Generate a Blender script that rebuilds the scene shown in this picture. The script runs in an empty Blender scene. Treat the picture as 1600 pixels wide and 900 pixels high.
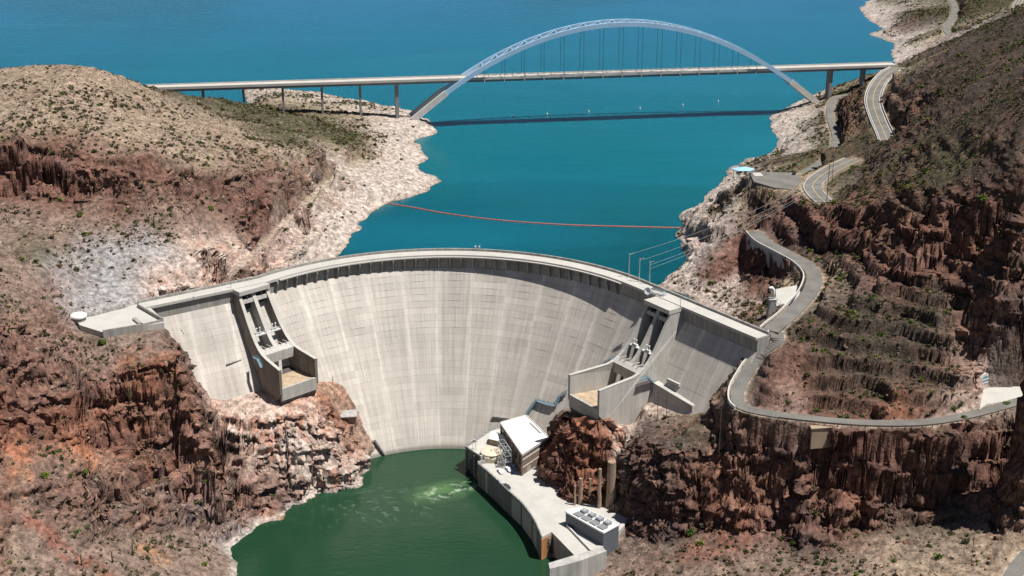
import bpy, bmesh, math, random
import numpy as np
from mathutils import Vector, Matrix
from mathutils.geometry import delaunay_2d_cdt
random.seed(7); np.random.seed(7)
SC = bpy.context.scene
COL = SC.collection
# ------------------------------------------------------------------ camera, world, sun, exposure
FPX = 2207.0; PITCH = math.radians(20); CAMH = 261.0
cam = bpy.data.cameras.new('camera'); cam.sensor_width = 36; cam.lens = FPX/1600*36
cam.clip_start = 1; cam.clip_end = 30000
camo = bpy.data.objects.new('camera', cam); COL.objects.link(camo)
camo.location = (0, 0, CAMH); camo.rotation_euler = (math.radians(90)-PITCH, 0, 0)
SC.camera = camo
SUN_EL = 66; SUN_AZ = 109            # azimuth clockwise from +Y
w = bpy.data.worlds.new('World'); SC.world = w; w.use_nodes = True
nt = w.node_tree
sky = nt.nodes.new('ShaderNodeTexSky'); sky.sky_type = 'NISHITA'; sky.sun_disc = False
sky.sun_elevation = math.radians(SUN_EL); sky.sun_rotation = math.radians(SUN_AZ)
sky.altitude = 900; sky.air_density = .75; sky.dust_density = .3
bg = nt.nodes['Background']; bg.inputs['Strength'].default_value = 0.05
nt.links.new(sky.outputs['Color'], bg.inputs['Color'])
sl = bpy.data.lights.new('sun', 'SUN'); sl.energy = 5.0; sl.angle = math.radians(0.5); sl.color = (1, .965, .91)
so = bpy.data.objects.new('sun', sl); COL.objects.link(so)
sv = Vector((math.sin(math.radians(SUN_AZ))*math.cos(math.radians(SUN_EL)), math.cos(math.radians(SUN_AZ))*math.cos(math.radians(SUN_EL)), math.sin(math.radians(SUN_EL))))
so.rotation_euler = sv.to_track_quat('Z', 'Y').to_euler(); so.location = sv*900
SC.view_settings.view_transform = 'Standard'; SC.view_settings.look = 'None'
SC.view_settings.exposure = 0.3; SC.view_settings.gamma = 1
SC.cycles.max_bounces = 6; SC.cycles.diffuse_bounces = 2

# ------------------------------------------------------------------ helpers
def at(px, py, z):
    "ground point seen at a pixel of the 1600x900 photograph, at height z"
    u = (px-800)/FPX; v = (450-py)/FPX
    d = (u, math.cos(PITCH)+v*math.sin(PITCH), -math.sin(PITCH)+v*math.cos(PITCH))
    t = (z-CAMH)/d[2]
    return Vector((t*d[0], t*d[1], z))
def tag(o, label=None, cat=None, group=None, kind=None):
    if label: o['label'] = label
    if cat: o['category'] = cat
    if group: o['group'] = group
    if kind: o['kind'] = kind
    return o
def empty(name, loc=(0, 0, 0), rz=0, **k):
    o = bpy.data.objects.new(name, None); COL.objects.link(o)
    o.location = loc; o.rotation_euler = (0, 0, rz); o.empty_display_size = 1
    return tag(o, **k)
def mesh_obj(name, verts, faces, mat, parent=None, smooth=False, attr=None, **k):
    me = bpy.data.meshes.new(name)
    if isinstance(verts, np.ndarray):
        n = len(verts); me.vertices.add(n); me.vertices.foreach_set('co', verts.astype('f').ravel())
        f = np.asarray(faces, dtype='i'); k4 = f.shape[1]
        me.loops.add(f.size); me.loops.foreach_set('vertex_index', f.ravel())
        me.polygons.add(len(f)); me.polygons.foreach_set('loop_start', np.arange(0, f.size, k4, dtype='i'))
        me.polygons.foreach_set('loop_total', np.full(len(f), k4, dtype='i'))
        me.update(calc_edges=True)
    else:
        me.from_pydata([tuple(v) for v in verts], [], [tuple(f) for f in faces]); me.update()
    if mat: me.materials.append(mat)
    if smooth: me.polygons.foreach_set('use_smooth', np.ones(len(me.polygons), dtype=bool))
    if attr is not None:
        a = me.color_attributes.new('Col', 'FLOAT_COLOR', 'POINT')
        c = np.ones((len(me.vertices), 4), dtype='f'); c[:, :3] = attr
        a.data.foreach_set('color', c.ravel())
    o = bpy.data.objects.new(name, me); COL.objects.link(o)
    if parent: o.parent = parent
    return tag(o, **k)
class MB:
    "collects simple solids into one mesh"
    def __init__(s): s.v = []; s.f = []
    def add(s, vs, fs):
        n = len(s.v); s.v += [Vector(v) for v in vs]; s.f += [tuple(i+n for i in f) for f in fs]; return s
    def hexa(s, b, t):
        return s.add(list(b)+list(t), [(3, 2, 1, 0), (4, 5, 6, 7), (0, 1, 5, 4), (1, 2, 6, 5), (2, 3, 7, 6), (3, 0, 4, 7)])
    def box(s, c, sx, sy, sz, rz=0):
        cr, sr = math.cos(rz), math.sin(rz); c = Vector(c); q = []
        for z in (0, sz):
            for x, y in ((-1, -1), (1, -1), (1, 1), (-1, 1)):
                X = x*sx/2; Y = y*sy/2; q.append(c+Vector((X*cr-Y*sr, X*sr+Y*cr, z)))
        return s.hexa(q[:4], q[4:])
    def prism(s, poly, z0, z1):
        n = len(poly); a = sum(poly[i][0]*poly[(i+1) % n][1]-poly[(i+1) % n][0]*poly[i][1] for i in range(n))
        if a < 0: poly = poly[::-1]
        g = lambda z, p: z(p) if callable(z) else z
        vs = [(p[0], p[1], g(z0, p)) for p in poly]+[(p[0], p[1], g(z1, p)) for p in poly]
        return s.add(vs, [tuple(range(n-1, -1, -1)), tuple(range(n, 2*n))]+[(i, (i+1) % n, (i+1) % n+n, i+n) for i in range(n)])
    def tube(s, pts, r, n=6, r1=None, cap=True):
        pts = [Vector(p) for p in pts]; m = len(pts); rings = []
        for i, p in enumerate(pts):
            d = (pts[min(i+1, m-1)]-pts[max(i-1, 0)]).normalized()
            up = Vector((0, 0, 1)) if abs(d.z) < .9 else Vector((1, 0, 0))
            a = d.cross(up).normalized(); b = a.cross(d)
            rr = r if r1 is None else r+(r1-r)*i/max(m-1, 1)
            rings.append([p+(a*math.cos(2*math.pi*k/n+math.pi/n)+b*math.sin(2*math.pi*k/n+math.pi/n))*rr for k in range(n)])
        vs = [v for q in rings for v in q]; fs = []
        for i in range(m-1):
            for k in range(n): fs.append((i*n+k, i*n+(k+1) % n, (i+1)*n+(k+1) % n, (i+1)*n+k))
        if cap: fs += [tuple(range(n-1, -1, -1)), tuple((m-1)*n+k for k in range(n))]
        return s.add(vs, fs)
    def beam(s, a, b, wd, h):
        "rectangular bar from a to b, width wd across, height h"
        a = Vector(a); b = Vector(b); d = (b-a).normalized()
        up = Vector((0, 0, 1)) if abs(d.z) < .95 else Vector((0, 1, 0))
        l = d.cross(up).normalized()*wd/2; u = l.cross(d).normalized()*h/2
        return s.hexa([a-l-u, a+l-u, a+l+u, a-l+u], [b-l-u, b+l-u, b+l+u, b-l+u])
    def revolve(s, prof, n=20, c=(0, 0, 0)):
        c = Vector(c); vs = []; fs = []
        for r, z in prof:
            for k in range(n): vs.append(c+Vector((r*math.cos(2*math.pi*k/n), r*math.sin(2*math.pi*k/n), z)))
        for i in range(len(prof)-1):
            for k in range(n): fs.append((i*n+k, i*n+(k+1) % n, (i+1)*n+(k+1) % n, (i+1)*n+k))
        fs += [tuple(range(n-1, -1, -1)), tuple((len(prof)-1)*n+k for k in range(n))]
        return s.add(vs, fs)
    def build(s, name, mat, parent=None, smooth=False, bevel=0, **k):
        o = mesh_obj(name, s.v, s.f, mat, parent, smooth, **k)
        if bevel:
            m = o.modifiers.new('bevel', 'BEVEL'); m.width = bevel; m.segments = 2; m.limit_method = 'ANGLE'
        return o

# --- numpy value noise
def _h(ix, iy, iz, seed):
    n = (ix*374761393+iy*668265263+iz*2147483647+seed*1274126177) & 0xffffffff
    n = ((n ^ (n >> 13))*1274126177) & 0xffffffff
    n = ((n ^ (n >> 15))*2246822519) & 0xffffffff
    return ((n ^ (n >> 16)) & 0xffff)/65535.0
def vnoise(x, y, z=None, seed=0):
    z = np.zeros_like(x) if z is None else z
    ix = np.floor(x).astype(np.int64); iy = np.floor(y).astype(np.int64); iz = np.floor(z).astype(np.int64)
    fx = x-ix; fy = y-iy; fz = z-iz
    fx = fx*fx*(3-2*fx); fy = fy*fy*(3-2*fy); fz = fz*fz*(3-2*fz); r = 0
    for a in (0, 1):
        for b in (0, 1):
            for c in (0, 1):
                r = r+_h(ix+a, iy+b, iz+c, seed)*(fx if a else 1-fx)*(fy if b else 1-fy)*(fz if c else 1-fz)
    return r*2-1
def fbm(x, y, z=None, o=4, seed=0, g=.5):
    r = 0; a = 1; t = 0
    for i in range(o):
        r = r+a*vnoise(x*2**i, y*2**i, None if z is None else z*2**i, seed+i*17); t += a; a *= g
    return r/t
def cellh(x, y, z, seed=0):
    return _h(np.floor(x).astype(np.int64), np.floor(y).astype(np.int64), np.floor(z).astype(np.int64), seed)
def sstep(a, b, x):
    t = np.clip((x-a)/(b-a), 0, 1); return t*t*(3-2*t)

# ------------------------------------------------------------------ materials
def nmat(name): 
    m = bpy.data.materials.new(name); m.use_nodes = True
    return m, m.node_tree, m.node_tree.nodes['Principled BSDF']
def N(t, typ, **k):
    n = t.nodes.new(typ)
    for a, b in k.items():
        if a in n.inputs: n.inputs[a].default_value = b
        else: setattr(n, a, b)
    return n
def surf(name, col, rough=.8, var=.12, scale=.5, bump=.3, bscale=3., metal=0, streak=0, var2=0, spec=.3, island=0):
    "painted / cast / rolled surface: base colour with two scales of tonal wear and a fine relief"
    m, t, b = nmat(name); L = t.links.new
    g = N(t, 'ShaderNodeNewGeometry'); 
    def noise(sc, det=4, vec=None):
        n = N(t, 'ShaderNodeTexNoise', Scale=sc, Detail=det); L(vec or g.outputs['Position'], n.inputs['Vector']); return n
    n1 = noise(scale)
    mr = N(t, 'ShaderNodeMapRange'); L(n1.outputs['Fac'], mr.inputs['Value'])
    mr.inputs['From Min'].default_value = .3; mr.inputs['From Max'].default_value = .7
    mr.inputs['To Min'].default_value = 1-var; mr.inputs['To Max'].default_value = 1+var
    fac = mr.outputs['Result']
    def mul(a, bb):
        q = N(t, 'ShaderNodeMath', operation='MULTIPLY'); L(a, q.inputs[0]); L(bb, q.inputs[1]); return q.outputs[0]
    def ranged(src, lo, hi, f0=.3, f1=.7):
        q = N(t, 'ShaderNodeMapRange'); L(src, q.inputs['Value'])
        for kx, vx in (('From Min', f0), ('From Max', f1), ('To Min', lo), ('To Max', hi)): q.inputs[kx].default_value = vx
        return q.outputs['Result']
    if var2: fac = mul(fac, ranged(noise(scale*9, 3).outputs['Fac'], 1-var2, 1+var2))
    if streak:
        mp = N(t, 'ShaderNodeMapping'); mp.inputs['Scale'].default_value = (1.1, 1.1, .035); L(g.outputs['Position'], mp.inputs['Vector'])
        fac = mul(fac, ranged(noise(.55, 5, mp.outputs['Vector']).outputs['Fac'], 1-streak, 1+streak, .35, .65))
    if island:
        fac = mul(fac, ranged(g.outputs['Random Per Island'], 1-island, 1+island, 0, 1))
    vm = N(t, 'ShaderNodeVectorMath', operation='SCALE'); vm.inputs[0].default_value = col[:3]; L(fac, vm.inputs['Scale'])
    L(vm.outputs['Vector'], b.inputs['Base Color'])
    b.inputs['Roughness'].default_value = rough; b.inputs['Metallic'].default_value = metal
    b.inputs['Specular IOR Level'].default_value = spec
    if bump:
        bn = N(t, 'ShaderNodeBump', Strength=bump, Distance=.1); L(noise(bscale, 5).outputs['Fac'], bn.inputs['Height']); L(bn.outputs['Normal'], b.inputs['Normal'])
    return m
CONC = (.43, .41, .375)
M = {}
M['concrete'] = surf('concrete', CONC, .9, .10, .08, .2, 2, streak=.10, var2=.06)
M['deckc'] = surf('pale_concrete', (.47, .45, .41), .9, .08, .15, .15, 2, var2=.06)
M['conc_dark'] = surf('weathered_concrete', (.30, .285, .26), .9, .15, .12, .3, 2, streak=.18, var2=.08)

# ------------------------------------------------------------------ dam plan: arc in the middle, a straight wing at each side
DC = Vector((-33.3, 586.9)); DR = 122.9; T0, T1 = math.radians(-50.5), math.radians(54.0)
def arcp(t, r): return Vector((DC.x+r*math.sin(t), DC.y+r*math.cos(t)))
LW1 = at(215, 470, 25).xy; RW1 = at(1203, 519, 25).xy
A0 = arcp(T0, DR); A1 = arcp(T1, DR)
def path_pts(n=56):
    "list of (outer crest point, inward unit normal, arclength) from the left wing end to the right wing end"
    out = []; d = (A0-LW1); ln = d.length; d.normalize(); nl = Vector((d.y, -d.x))
    kL = 8
    for i in range(kL): out.append((LW1+d*ln*i/kL, nl))
    for i in range(n+1):
        t = T0+(T1-T0)*i/n; nn = Vector((-math.sin(t), -math.cos(t)))
        out.append((arcp(t, DR), nn))
    d = (RW1-A1); ln = d.length; d.normalize(); nr = Vector((d.y, -d.x))
    for i in range(1, 9): out.append((A1+d*ln*i/8, nr))
    res = []; s = 0
    for i, (p, q) in enumerate(out):
        if i: s += (p-out[i-1][0]).length
        res.append((p, q, s))
    return res
PATH = path_pts()
def foff(z):  # downstream face offset from the outer crest edge
    return 6.0+(20-z)*.582+max(0, -35-z)*.0
CZ = 25.0
# ------------------------------------------------------------------ terrain
# surveyed points: pixel in the photograph, height above the lake, colour key
GROUND = {
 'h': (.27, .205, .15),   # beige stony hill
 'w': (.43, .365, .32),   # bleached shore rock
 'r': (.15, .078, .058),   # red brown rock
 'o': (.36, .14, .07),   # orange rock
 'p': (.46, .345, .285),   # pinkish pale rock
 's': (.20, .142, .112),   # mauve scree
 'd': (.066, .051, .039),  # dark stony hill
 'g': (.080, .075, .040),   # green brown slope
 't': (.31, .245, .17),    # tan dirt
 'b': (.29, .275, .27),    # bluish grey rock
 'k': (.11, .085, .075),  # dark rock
}
TP = []
def tp(px, py, z, c): TP.append((*at(px, py, z).xy, z, c))
def tps(s):
    for q in s.split(';'):
        q = q.split()
        if q: tp(float(q[0]), float(q[1]), float(q[2]), q[3])
def tw(x, y, z, c): TP.append((x, y, z, c))
# left shore of the lake (z 0) and the rock above it
tps('''487 403 0 w;530 392 0 w;537 375 0 w;525 370 0 w;560 357 0 w;558 348 0 w;575 340 0 w;590 325 0 w;605 317 0 w;640 308 0 w;668 298 0 w;672 290 0 w;
692 282 0 w;665 268 0 w;650 262 0 w;668 245 0 w;664 238 0 w;645 230 0 w;636 222 0 w;655 216 0 w;683 207 0 w;672 198 0 w;668 187 0 w;662 179 0 w;
640 172 0 t;600 164 0 t;540 152 0 t;500 144 0 t;450 140 0 t;380 134 0 g;320 131 0 g;260 128 0 g''')
tps('''480 388 9 w;505 372 7 p;515 350 10 w;545 322 9 p;590 300 6 w;630 285 6 w;655 284 3 w;640 268 4 w;615 255 6 w;640 242 3 w;600 232 8 t;640 207 5 w;650 195 6 w;655 187 8 w;635 180 9 t;
600 176 9 t;560 166 10 t;500 158 10 t;440 152 9 t;400 160 10 t;600 215 8 t;565 225 13 g;540 205 14 g;500 190 14 g;450 182 15 g;400 175 16 g;500 172 11 t;560 178 11 t;440 170 12 g;
355 432 25 p;400 390 21 w;440 350 18 w;500 300 15 w;530 270 13 w;560 252 12 t;590 240 10 t;
390 405 23 p;430 400 16 p;460 372 14 p;500 335 12 w;560 290 10 w;
330 400 36 p;370 375 30 p;415 345 28 r;455 312 25 r;485 290 25 h;520 258 22 h;555 238 18 h;545 225 20 g;
330 350 37 s;380 355 33 r;430 325 30 r;300 345 42 s;
300 290 52 r;350 292 50 r;400 285 45 r;440 275 42 h;480 262 34 h;500 245 32 h;480 225 36 g;520 215 24 g;440 200 34 g;400 190 34 g;
300 265 60 h;350 262 56 h;400 240 50 h;420 225 46 h;350 220 57 h;300 230 66 h;350 190 50 h;400 205 42 g;300 190 62 h''')
# left hill crest and back
tps('''-60 112 94 h;0 103 96 h;60 98 98 h;110 98 98 h;150 104 95 h;175 112 90 h;200 122 84 h;218 131 78 h;240 139 71 g;270 146 62 g;300 150 52 g;340 155 38 g;380 165 26 g;
-60 150 93 h;0 140 93 h;100 140 93 h;200 150 82 h;250 165 74 h;300 172 62 h;0 185 88 h;60 190 88 h;120 180 88 h;200 200 80 h;250 210 74 h;150 205 84 h;250 235 70 h''')
for x, y, z in ((-420, 900, 60), (-300, 930, 60), (-262, 950, 45), (-320, 1000, 8), (-250, 985, 30), (-420, 1020, -10), (-290, 1060, -8), (-200, 1250, -14), (-60, 1200, -12)): tw(x, y, z, 'g')
# left red cliffs: top edge, foot, talus
tps('''-60 225 84 r;0 228 82 r;30 228 82 r;80 232 80 r;100 222 81 r;130 226 79 r;150 245 74 r;168 240 74 h;172 237 76 r;200 240 75 r;228 245 72 r;245 275 62 r;270 290 56 r;
-60 300 60 r;0 300 59 r;50 305 57 r;100 318 54 r;130 322 53 r;150 305 58 h;168 318 54 r;200 328 52 r;235 335 49 s;270 345 45 s;
-60 330 56 s;0 335 53 s;60 345 50 s;120 350 48 s;180 360 45 s;230 375 42 b;270 365 41 s;
-60 390 50 g;0 385 49 s;50 390 47 g;100 385 44 s;150 385 42 b;200 395 39 b;250 390 38 b;300 380 37 p;
-60 440 50 s;0 430 47 s;60 430 42 s;90 430 38 b;130 425 34 b;200 430 32 b;260 425 32 p;310 425 31 p;345 430 27 p;
90 470 30 b;115 478 27 b;150 480 26 b;205 468 26 b;250 455 26 p;300 445 26 p''')
# left bank below the dam: slope, shelf, cliff
tps('''-60 480 52 s;0 470 46 s;50 465 40 s;80 480 33 s;100 505 26 s;0 510 42 s;50 515 34 s;110 520 24 s;125 515 23 s;-60 540 44 s;0 560 30 s;60 560 24 s;
160 525 21 g;200 522 21 s;245 520 21 s;262 520 19 s;150 548 18.5 s;200 555 17.5 s;250 552 17.5 s;278 545 17 s;292 562 13 s;300 575 11 s;120 575 17 s;80 590 16 s;
200 580 13.5 s;240 586 11.5 r;262 578 13 r;285 586 10.5 r;304 592 7 o;313 608 2 o;
0 600 20 r;60 620 10 r;120 612 9 r;170 605 8 r;-60 640 20 r;
200 630 -1 r;240 635 -3 o;285 640 -5 o;310 650 -8 o;
0 680 2 o;60 690 -4 r;110 690 -8 o;150 680 -10 r;190 690 -14 o;-60 720 10 o;
200 720 -24 r;260 715 -25 r;315 705 -27 p;330 740 -42 r;390 745 -46 p;280 745 -38 r;240 745 -32 s;
0 740 -6 s;60 750 -10 s;120 745 -16 s;180 740 -22 s;-80 800 0 s;
0 800 -16 s;60 820 -22 s;120 800 -26 s;180 790 -32 s;240 780 -38 s;300 790 -48 b;310 800 -52 b;
0 870 -26 h;60 880 -31 s;120 870 -35 s;180 850 -41 s;240 840 -48 s;300 830 -55 s;330 860 -60 s;300 880 -56 s;
0 950 -38 h;100 960 -42 s;220 930 -50 s;300 930 -58 s;-100 900 -15 h;-100 1000 -35 h;0 1100 -50 h;200 1100 -56 h''')
# cliff under the dam and spillway; shelf of bleached rock
tps('''322 627 -21 p;355 621 -22 p;388 613 -22 p;405 612 -22 p;430 622 -23 p;470 616 -23 p;497 599 -24 o;530 595 -28.4 o;548 605 -32 o;562 641 -43 o;580 686 -56.5 p;597 708 -64 p;
340 690 -36 p;400 690 -36 p;460 690 -37.5 p;520 690 -42 p;560 700 -54 p;340 657 -27 p;400 655 -27 p;460 655 -29 p;520 650 -35 o;
340 752 -55 r;400 752 -56.5 w;450 762 -59 w;500 752 -59 w;540 738 -59 w;575 725 -61 w;
320 790 -56 b;345 790 -58 r;390 795 -60 r;430 795 -62 k;
597 712 -66 p;590 724 -66 w;560 745 -66 w;520 770 -66 w;480 785 -66 w;450 795 -66 k;420 812 -66 o;390 830 -66 b;358 848 -66 b;362 870 -66 s;378 885 -66 s;370 905 -66 s;350 960 -66 s;340 1100 -66 s''')
# river bed
for x, y in ((-60, 600), (-30, 644), (-42, 628), (-30, 618), (-52, 638), (-36, 600), (-55, 618), (-28, 632), (-60, 630), (-30, 580), (-20, 560), (-60, 500), (-40, 400), (-80, 560), (0, 500), (10, 600), (-40, 655), (-70, 640), (-100, 400), (40, 400), (0, 300), (-60, 250)): tw(x, y, -78, 'k')
# right shore of the lake
tps('''1030 446 0 w;1050 425 0 w;1083 406 0 w;1077 392 0 w;1053 370 0 w;1069 357 0 w;1057 337 0 w;1088 324 0 w;1100 308 0 w;1118 296 0 w;1128 282 0 w;
1140 262 0 k;1165 248 0 k;1195 245 0 k;1210 238 0 w;1215 215 0 w;1206 193 0 w;1200 182 0 w;1228 168 0 w;1252 155 0 w;1275 146 0 t;1310 135 0 g;1355 121 0 w;1402 102 0 w;1392 86 0 w;1399 68 0 w;1386 48 0 w;1360 32 0 w;1346 14 0 w;1354 4 0 w;1372 -8 0 w;1380 -30 0 w''')
tps('''1060 432 6 k;1085 420 8 w;1095 405 10 w;1100 385 14 w;1085 372 10 w;1095 350 14 w;1080 338 10 w;1105 330 16 w;
1112 310 16 w;1140 292 24 w;1155 280 34 g;1160 298 30 k;1190 300 34 g;1170 320 22 g;1145 325 18 k;1130 322 19 k;1165 345 22 r;1178 352 22 r;
1120 345 20 w;1140 370 22 r;1125 390 19 r;1175 380 18 r;1110 410 14 r;1150 410 10 r;1190 410 12 r;
1080 445 4 r;1110 455 2 r;1140 450 2 r;1100 478 0 r;1150 500 6 r;1180 480 4 k;1190 450 10 r;1215 430 16 r;1235 425 18 r;1210 405 16 r;
1225 445 20 t;1250 450 20 t;1240 480 20 t;1212 478 19 t;1198 500 16 k;1200 520 22 k;1130 485 4 r''')
tps('''1170 268 39 t;1240 268 39 t;1235 295 40 t;1180 280 39 t;1210 290 40 t;1260 298 40 t;1300 312 41 d;1310 300 41 g;1262 322 41 r;1290 336 44 r;1310 326 46 r;1305 280 40 g;1330 262 39 g;1345 258 40 g;
1240 262 24 g;1215 262 18 t;1260 250 20 g;1280 232 17 g;1300 215 17 g;1308 185 15 g;1300 160 14 g;1320 148 16 g;1225 225 8 w;1250 210 9 w;1235 190 7 w;1265 180 9 w;1280 160 10 t;1290 190 12 g;1260 235 12 w;
1330 230 26 t;1330 205 30 g;1325 175 30 r;1320 160 22 r;1350 150 36 g;1355 130 37 g;1340 215 34 g;1370 205 38 g;1390 212 38 g;1385 180 38 g;1362 180 37 t;1375 150 38 g;1405 120 38 g;1380 128 38 t''')
# right hill
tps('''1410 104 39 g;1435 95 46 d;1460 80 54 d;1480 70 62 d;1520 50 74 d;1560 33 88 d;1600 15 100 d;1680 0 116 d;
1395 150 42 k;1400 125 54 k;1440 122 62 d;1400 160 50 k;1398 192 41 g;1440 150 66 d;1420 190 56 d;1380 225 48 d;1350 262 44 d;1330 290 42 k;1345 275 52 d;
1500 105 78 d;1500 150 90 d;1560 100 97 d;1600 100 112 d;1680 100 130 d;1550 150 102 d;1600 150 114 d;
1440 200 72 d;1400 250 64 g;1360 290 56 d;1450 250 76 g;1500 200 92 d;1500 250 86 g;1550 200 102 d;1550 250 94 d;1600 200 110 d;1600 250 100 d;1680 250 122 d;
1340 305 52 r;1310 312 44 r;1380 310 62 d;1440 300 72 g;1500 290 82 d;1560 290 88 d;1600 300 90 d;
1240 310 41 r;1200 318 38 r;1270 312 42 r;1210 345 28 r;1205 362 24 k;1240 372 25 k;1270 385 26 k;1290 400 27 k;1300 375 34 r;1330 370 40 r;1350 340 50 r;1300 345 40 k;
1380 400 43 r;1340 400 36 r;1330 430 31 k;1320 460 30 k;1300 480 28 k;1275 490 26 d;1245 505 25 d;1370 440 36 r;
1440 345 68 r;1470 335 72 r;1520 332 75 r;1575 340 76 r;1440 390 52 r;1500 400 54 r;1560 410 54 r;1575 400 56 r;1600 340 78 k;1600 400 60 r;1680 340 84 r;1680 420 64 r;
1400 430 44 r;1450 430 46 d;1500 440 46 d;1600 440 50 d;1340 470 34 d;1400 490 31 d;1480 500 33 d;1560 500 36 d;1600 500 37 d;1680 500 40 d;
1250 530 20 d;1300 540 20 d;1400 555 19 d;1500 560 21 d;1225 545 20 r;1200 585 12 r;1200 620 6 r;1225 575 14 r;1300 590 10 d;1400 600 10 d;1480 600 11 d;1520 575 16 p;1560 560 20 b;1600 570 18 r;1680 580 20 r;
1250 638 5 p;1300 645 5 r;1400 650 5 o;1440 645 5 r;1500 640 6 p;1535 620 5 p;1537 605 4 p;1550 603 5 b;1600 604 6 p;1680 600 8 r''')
# lower road shelf and gully by the right wing
tps('''1165 512 18 k;1180 530 17 k;1150 561 11 g;1120 601 -1 g;1095 640 -12.5 g;1085 650 -15 t;1175 540 15 g;1158 568 9 g;1135 600 1 g;
1125 625 0 t;1118 645 -4 t;1180 655 1 d;1250 662 .5 r;1272 671 -5 r;1312 671 -5 r;1352 672 -5 r;1400 668 .5 r;1450 668 .5 r;1500 662 1 d;1600 640 3 s;1680 620 5 s;
1060 650 -17 t;1030 652 -20 k;1000 652 -23 k;985 680 -27 k;1100 660 -8 g;1150 665 -1 s''')
# rock under the right spillway, old chute, red pillar
tps('''1025 620 -17 p;1000 632 -21 p;1045 640 -18 p;980 650 -22 p;960 652 -19 p;935 652 -17.5 o;905 648 -19 o;890 640 -21 k;878 640 -28 k;866 655 -38 k;850 690 -47 k;
958 694 -29.5 o;930 694 -29 o;900 694 -29 o;900 742 -44 o;930 742 -44 o;962 740 -45 o;975 700 -40 p;968 760 -50 p;
960 800 -55 p;930 795 -55 k;905 790 -55 k;880 790 -55 k;860 770 -54 k;838 745 -53 k;832 725 -52 o;850 712 -48 o;870 690 -44 r;
850 641 -42 t;835 650 -45.5 t;800 660 -50.5 t;760 690 -56 t''')
# big cliff right of the powerhouse
tps('''1040 662 -20 k;1080 660 -16 r;
1060 842 -51 d;1090 825 -47 d;1130 830 -46 r;1180 825 -45 r;1220 835 -46 r;1240 862 -49 k;1270 866 -49 k;1310 850 -46 r;1360 830 -43 d;1420 820 -40 d;1500 800 -35 d;1550 800 -33 r;1600 795 -31 r;1680 790 -28 r;
1080 740 -25 r;1130 735 -22 o;1180 735 -21 r;1230 740 -23 k;1280 740 -22 r;1320 735 -21 r;1400 730 -19 r;1500 720 -16 r;1600 710 -12 r;1680 700 -10 r;
1100 690 -14 k;1180 690 -8 o;1250 690 -7 k;1320 690 -7 r;1400 690 -6 r;1500 680 -3 r;1600 665 -2 d''')
tps('''950 860 -60 k;985 865 -58 s;1000 880 -58 s;940 900 -63 s;1100 850 -51 s;1100 900 -55 s;1200 870 -49 s;1200 900 -51 s;1300 880 -47 s;1300 910 -49 s;1400 860 -42 h;1450 870 -40 h;1400 910 -44 h;1500 850 -36 h;1550 850 -33 h;1600 840 -31 h;
1560 900 -36 h;1600 900 -34 h;1680 900 -30 h;1680 1000 -38 h;1500 1000 -44 h;1300 1000 -52 s;1100 1000 -60 s;1000 1000 -64 s;900 1000 -66 s;880 930 -66 s;870 905 -66 s;1100 1200 -60 s;1500 1300 -40 s''')
# powerhouse bench
tps('''745 700 -54 t;735 715 -54 t;760 705 -54 t;790 720 -54 t;830 760 -55 t;880 800 -57 t;920 830 -58 t;940 850 -60 t;890 870 -68 k;850 850 -70 k;760 790 -72 k;735 750 -72 k;725 715 -72 k;800 690 -54 t;830 680 -54 t''')
# far right shore and land beyond
tps('''1380 20 5 w;1400 40 8 k;1420 62 5 w;1430 85 6 w;1410 85 3 w;1440 55 12 g;1430 20 16 g;1470 20 20 g;1480 50 20 t;1500 0 26 g;1470 -20 26 g;1540 20 32 g;1590 0 46 g;1590 -40 60 g;1400 -5 12 g;1400 -60 10 g;1500 -80 40 g''')
for x, y, z in ((700, 1500, 90), (700, 1900, 120), (520, 2300, 60), (400, 2500, -10), (900, 2600, 160), (1500, 1500, 260), (1500, 600, 260), (1500, -200, 200), (900, 300, 150), (520, 420, 60), (420, 300, 40),
                (300, 200, 0), (250, 0, 40), (120, 100, -66), (-120, 100, -66), (-300, 100, 30), (-420, 400, 80), (-400, 560, 95), (-700, 500, 150), (-700, 900, 120), (-1500, 600, 220), (-1500, -200, 200), (-1500, 1200, 100),
                (-1500, 3000, -30), (0, 3000, -40), (0, 1500, -30), (100, 1300, -25), (300, 1300, -12), (100, 1000, -30), (0, 800, -30), (20, 900, -30), (150, 1000, -20), (-20, 760, -25), (-600, 1500, -20), (-200, 1700, -30), (300, 1800, -20), (200, 2300, -30), (60, 850, -30), (-20, 1000, -30), (0, 1080, -30), (60, 1130, -30), (150, 1150, -28), (-30, 880, -25), (60, 760, -30), (40, 950, -35), (-50, 1140, -25), (0, 1180, -30), (120, 1250, -30), (200, 1200, -20), (-100, 1200, -20), (-180, 1300, -25), (-280, 1150, -20), (300, 1500, -20), (280, 1250, -20), (-350, 1200, -20), (400, 1900, -5),
                (-300, -300, 60), (300, -300, 60), (0, -300, -60), (-1500, -1200, 200), (1500, -1200, 200), (0, -1200, 0), (1500, 3000, 250), (-900, 2000, -30), (450, 800, 135), (420, 700, 130), (430, 950, 130), (460, 1150, 105), (600, 1150, 110), (700, 800, 180), (420, 600, 80), (400, 480, 50)):
    tw(x, y, z, 'd' if x > 0 else 'h')
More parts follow.
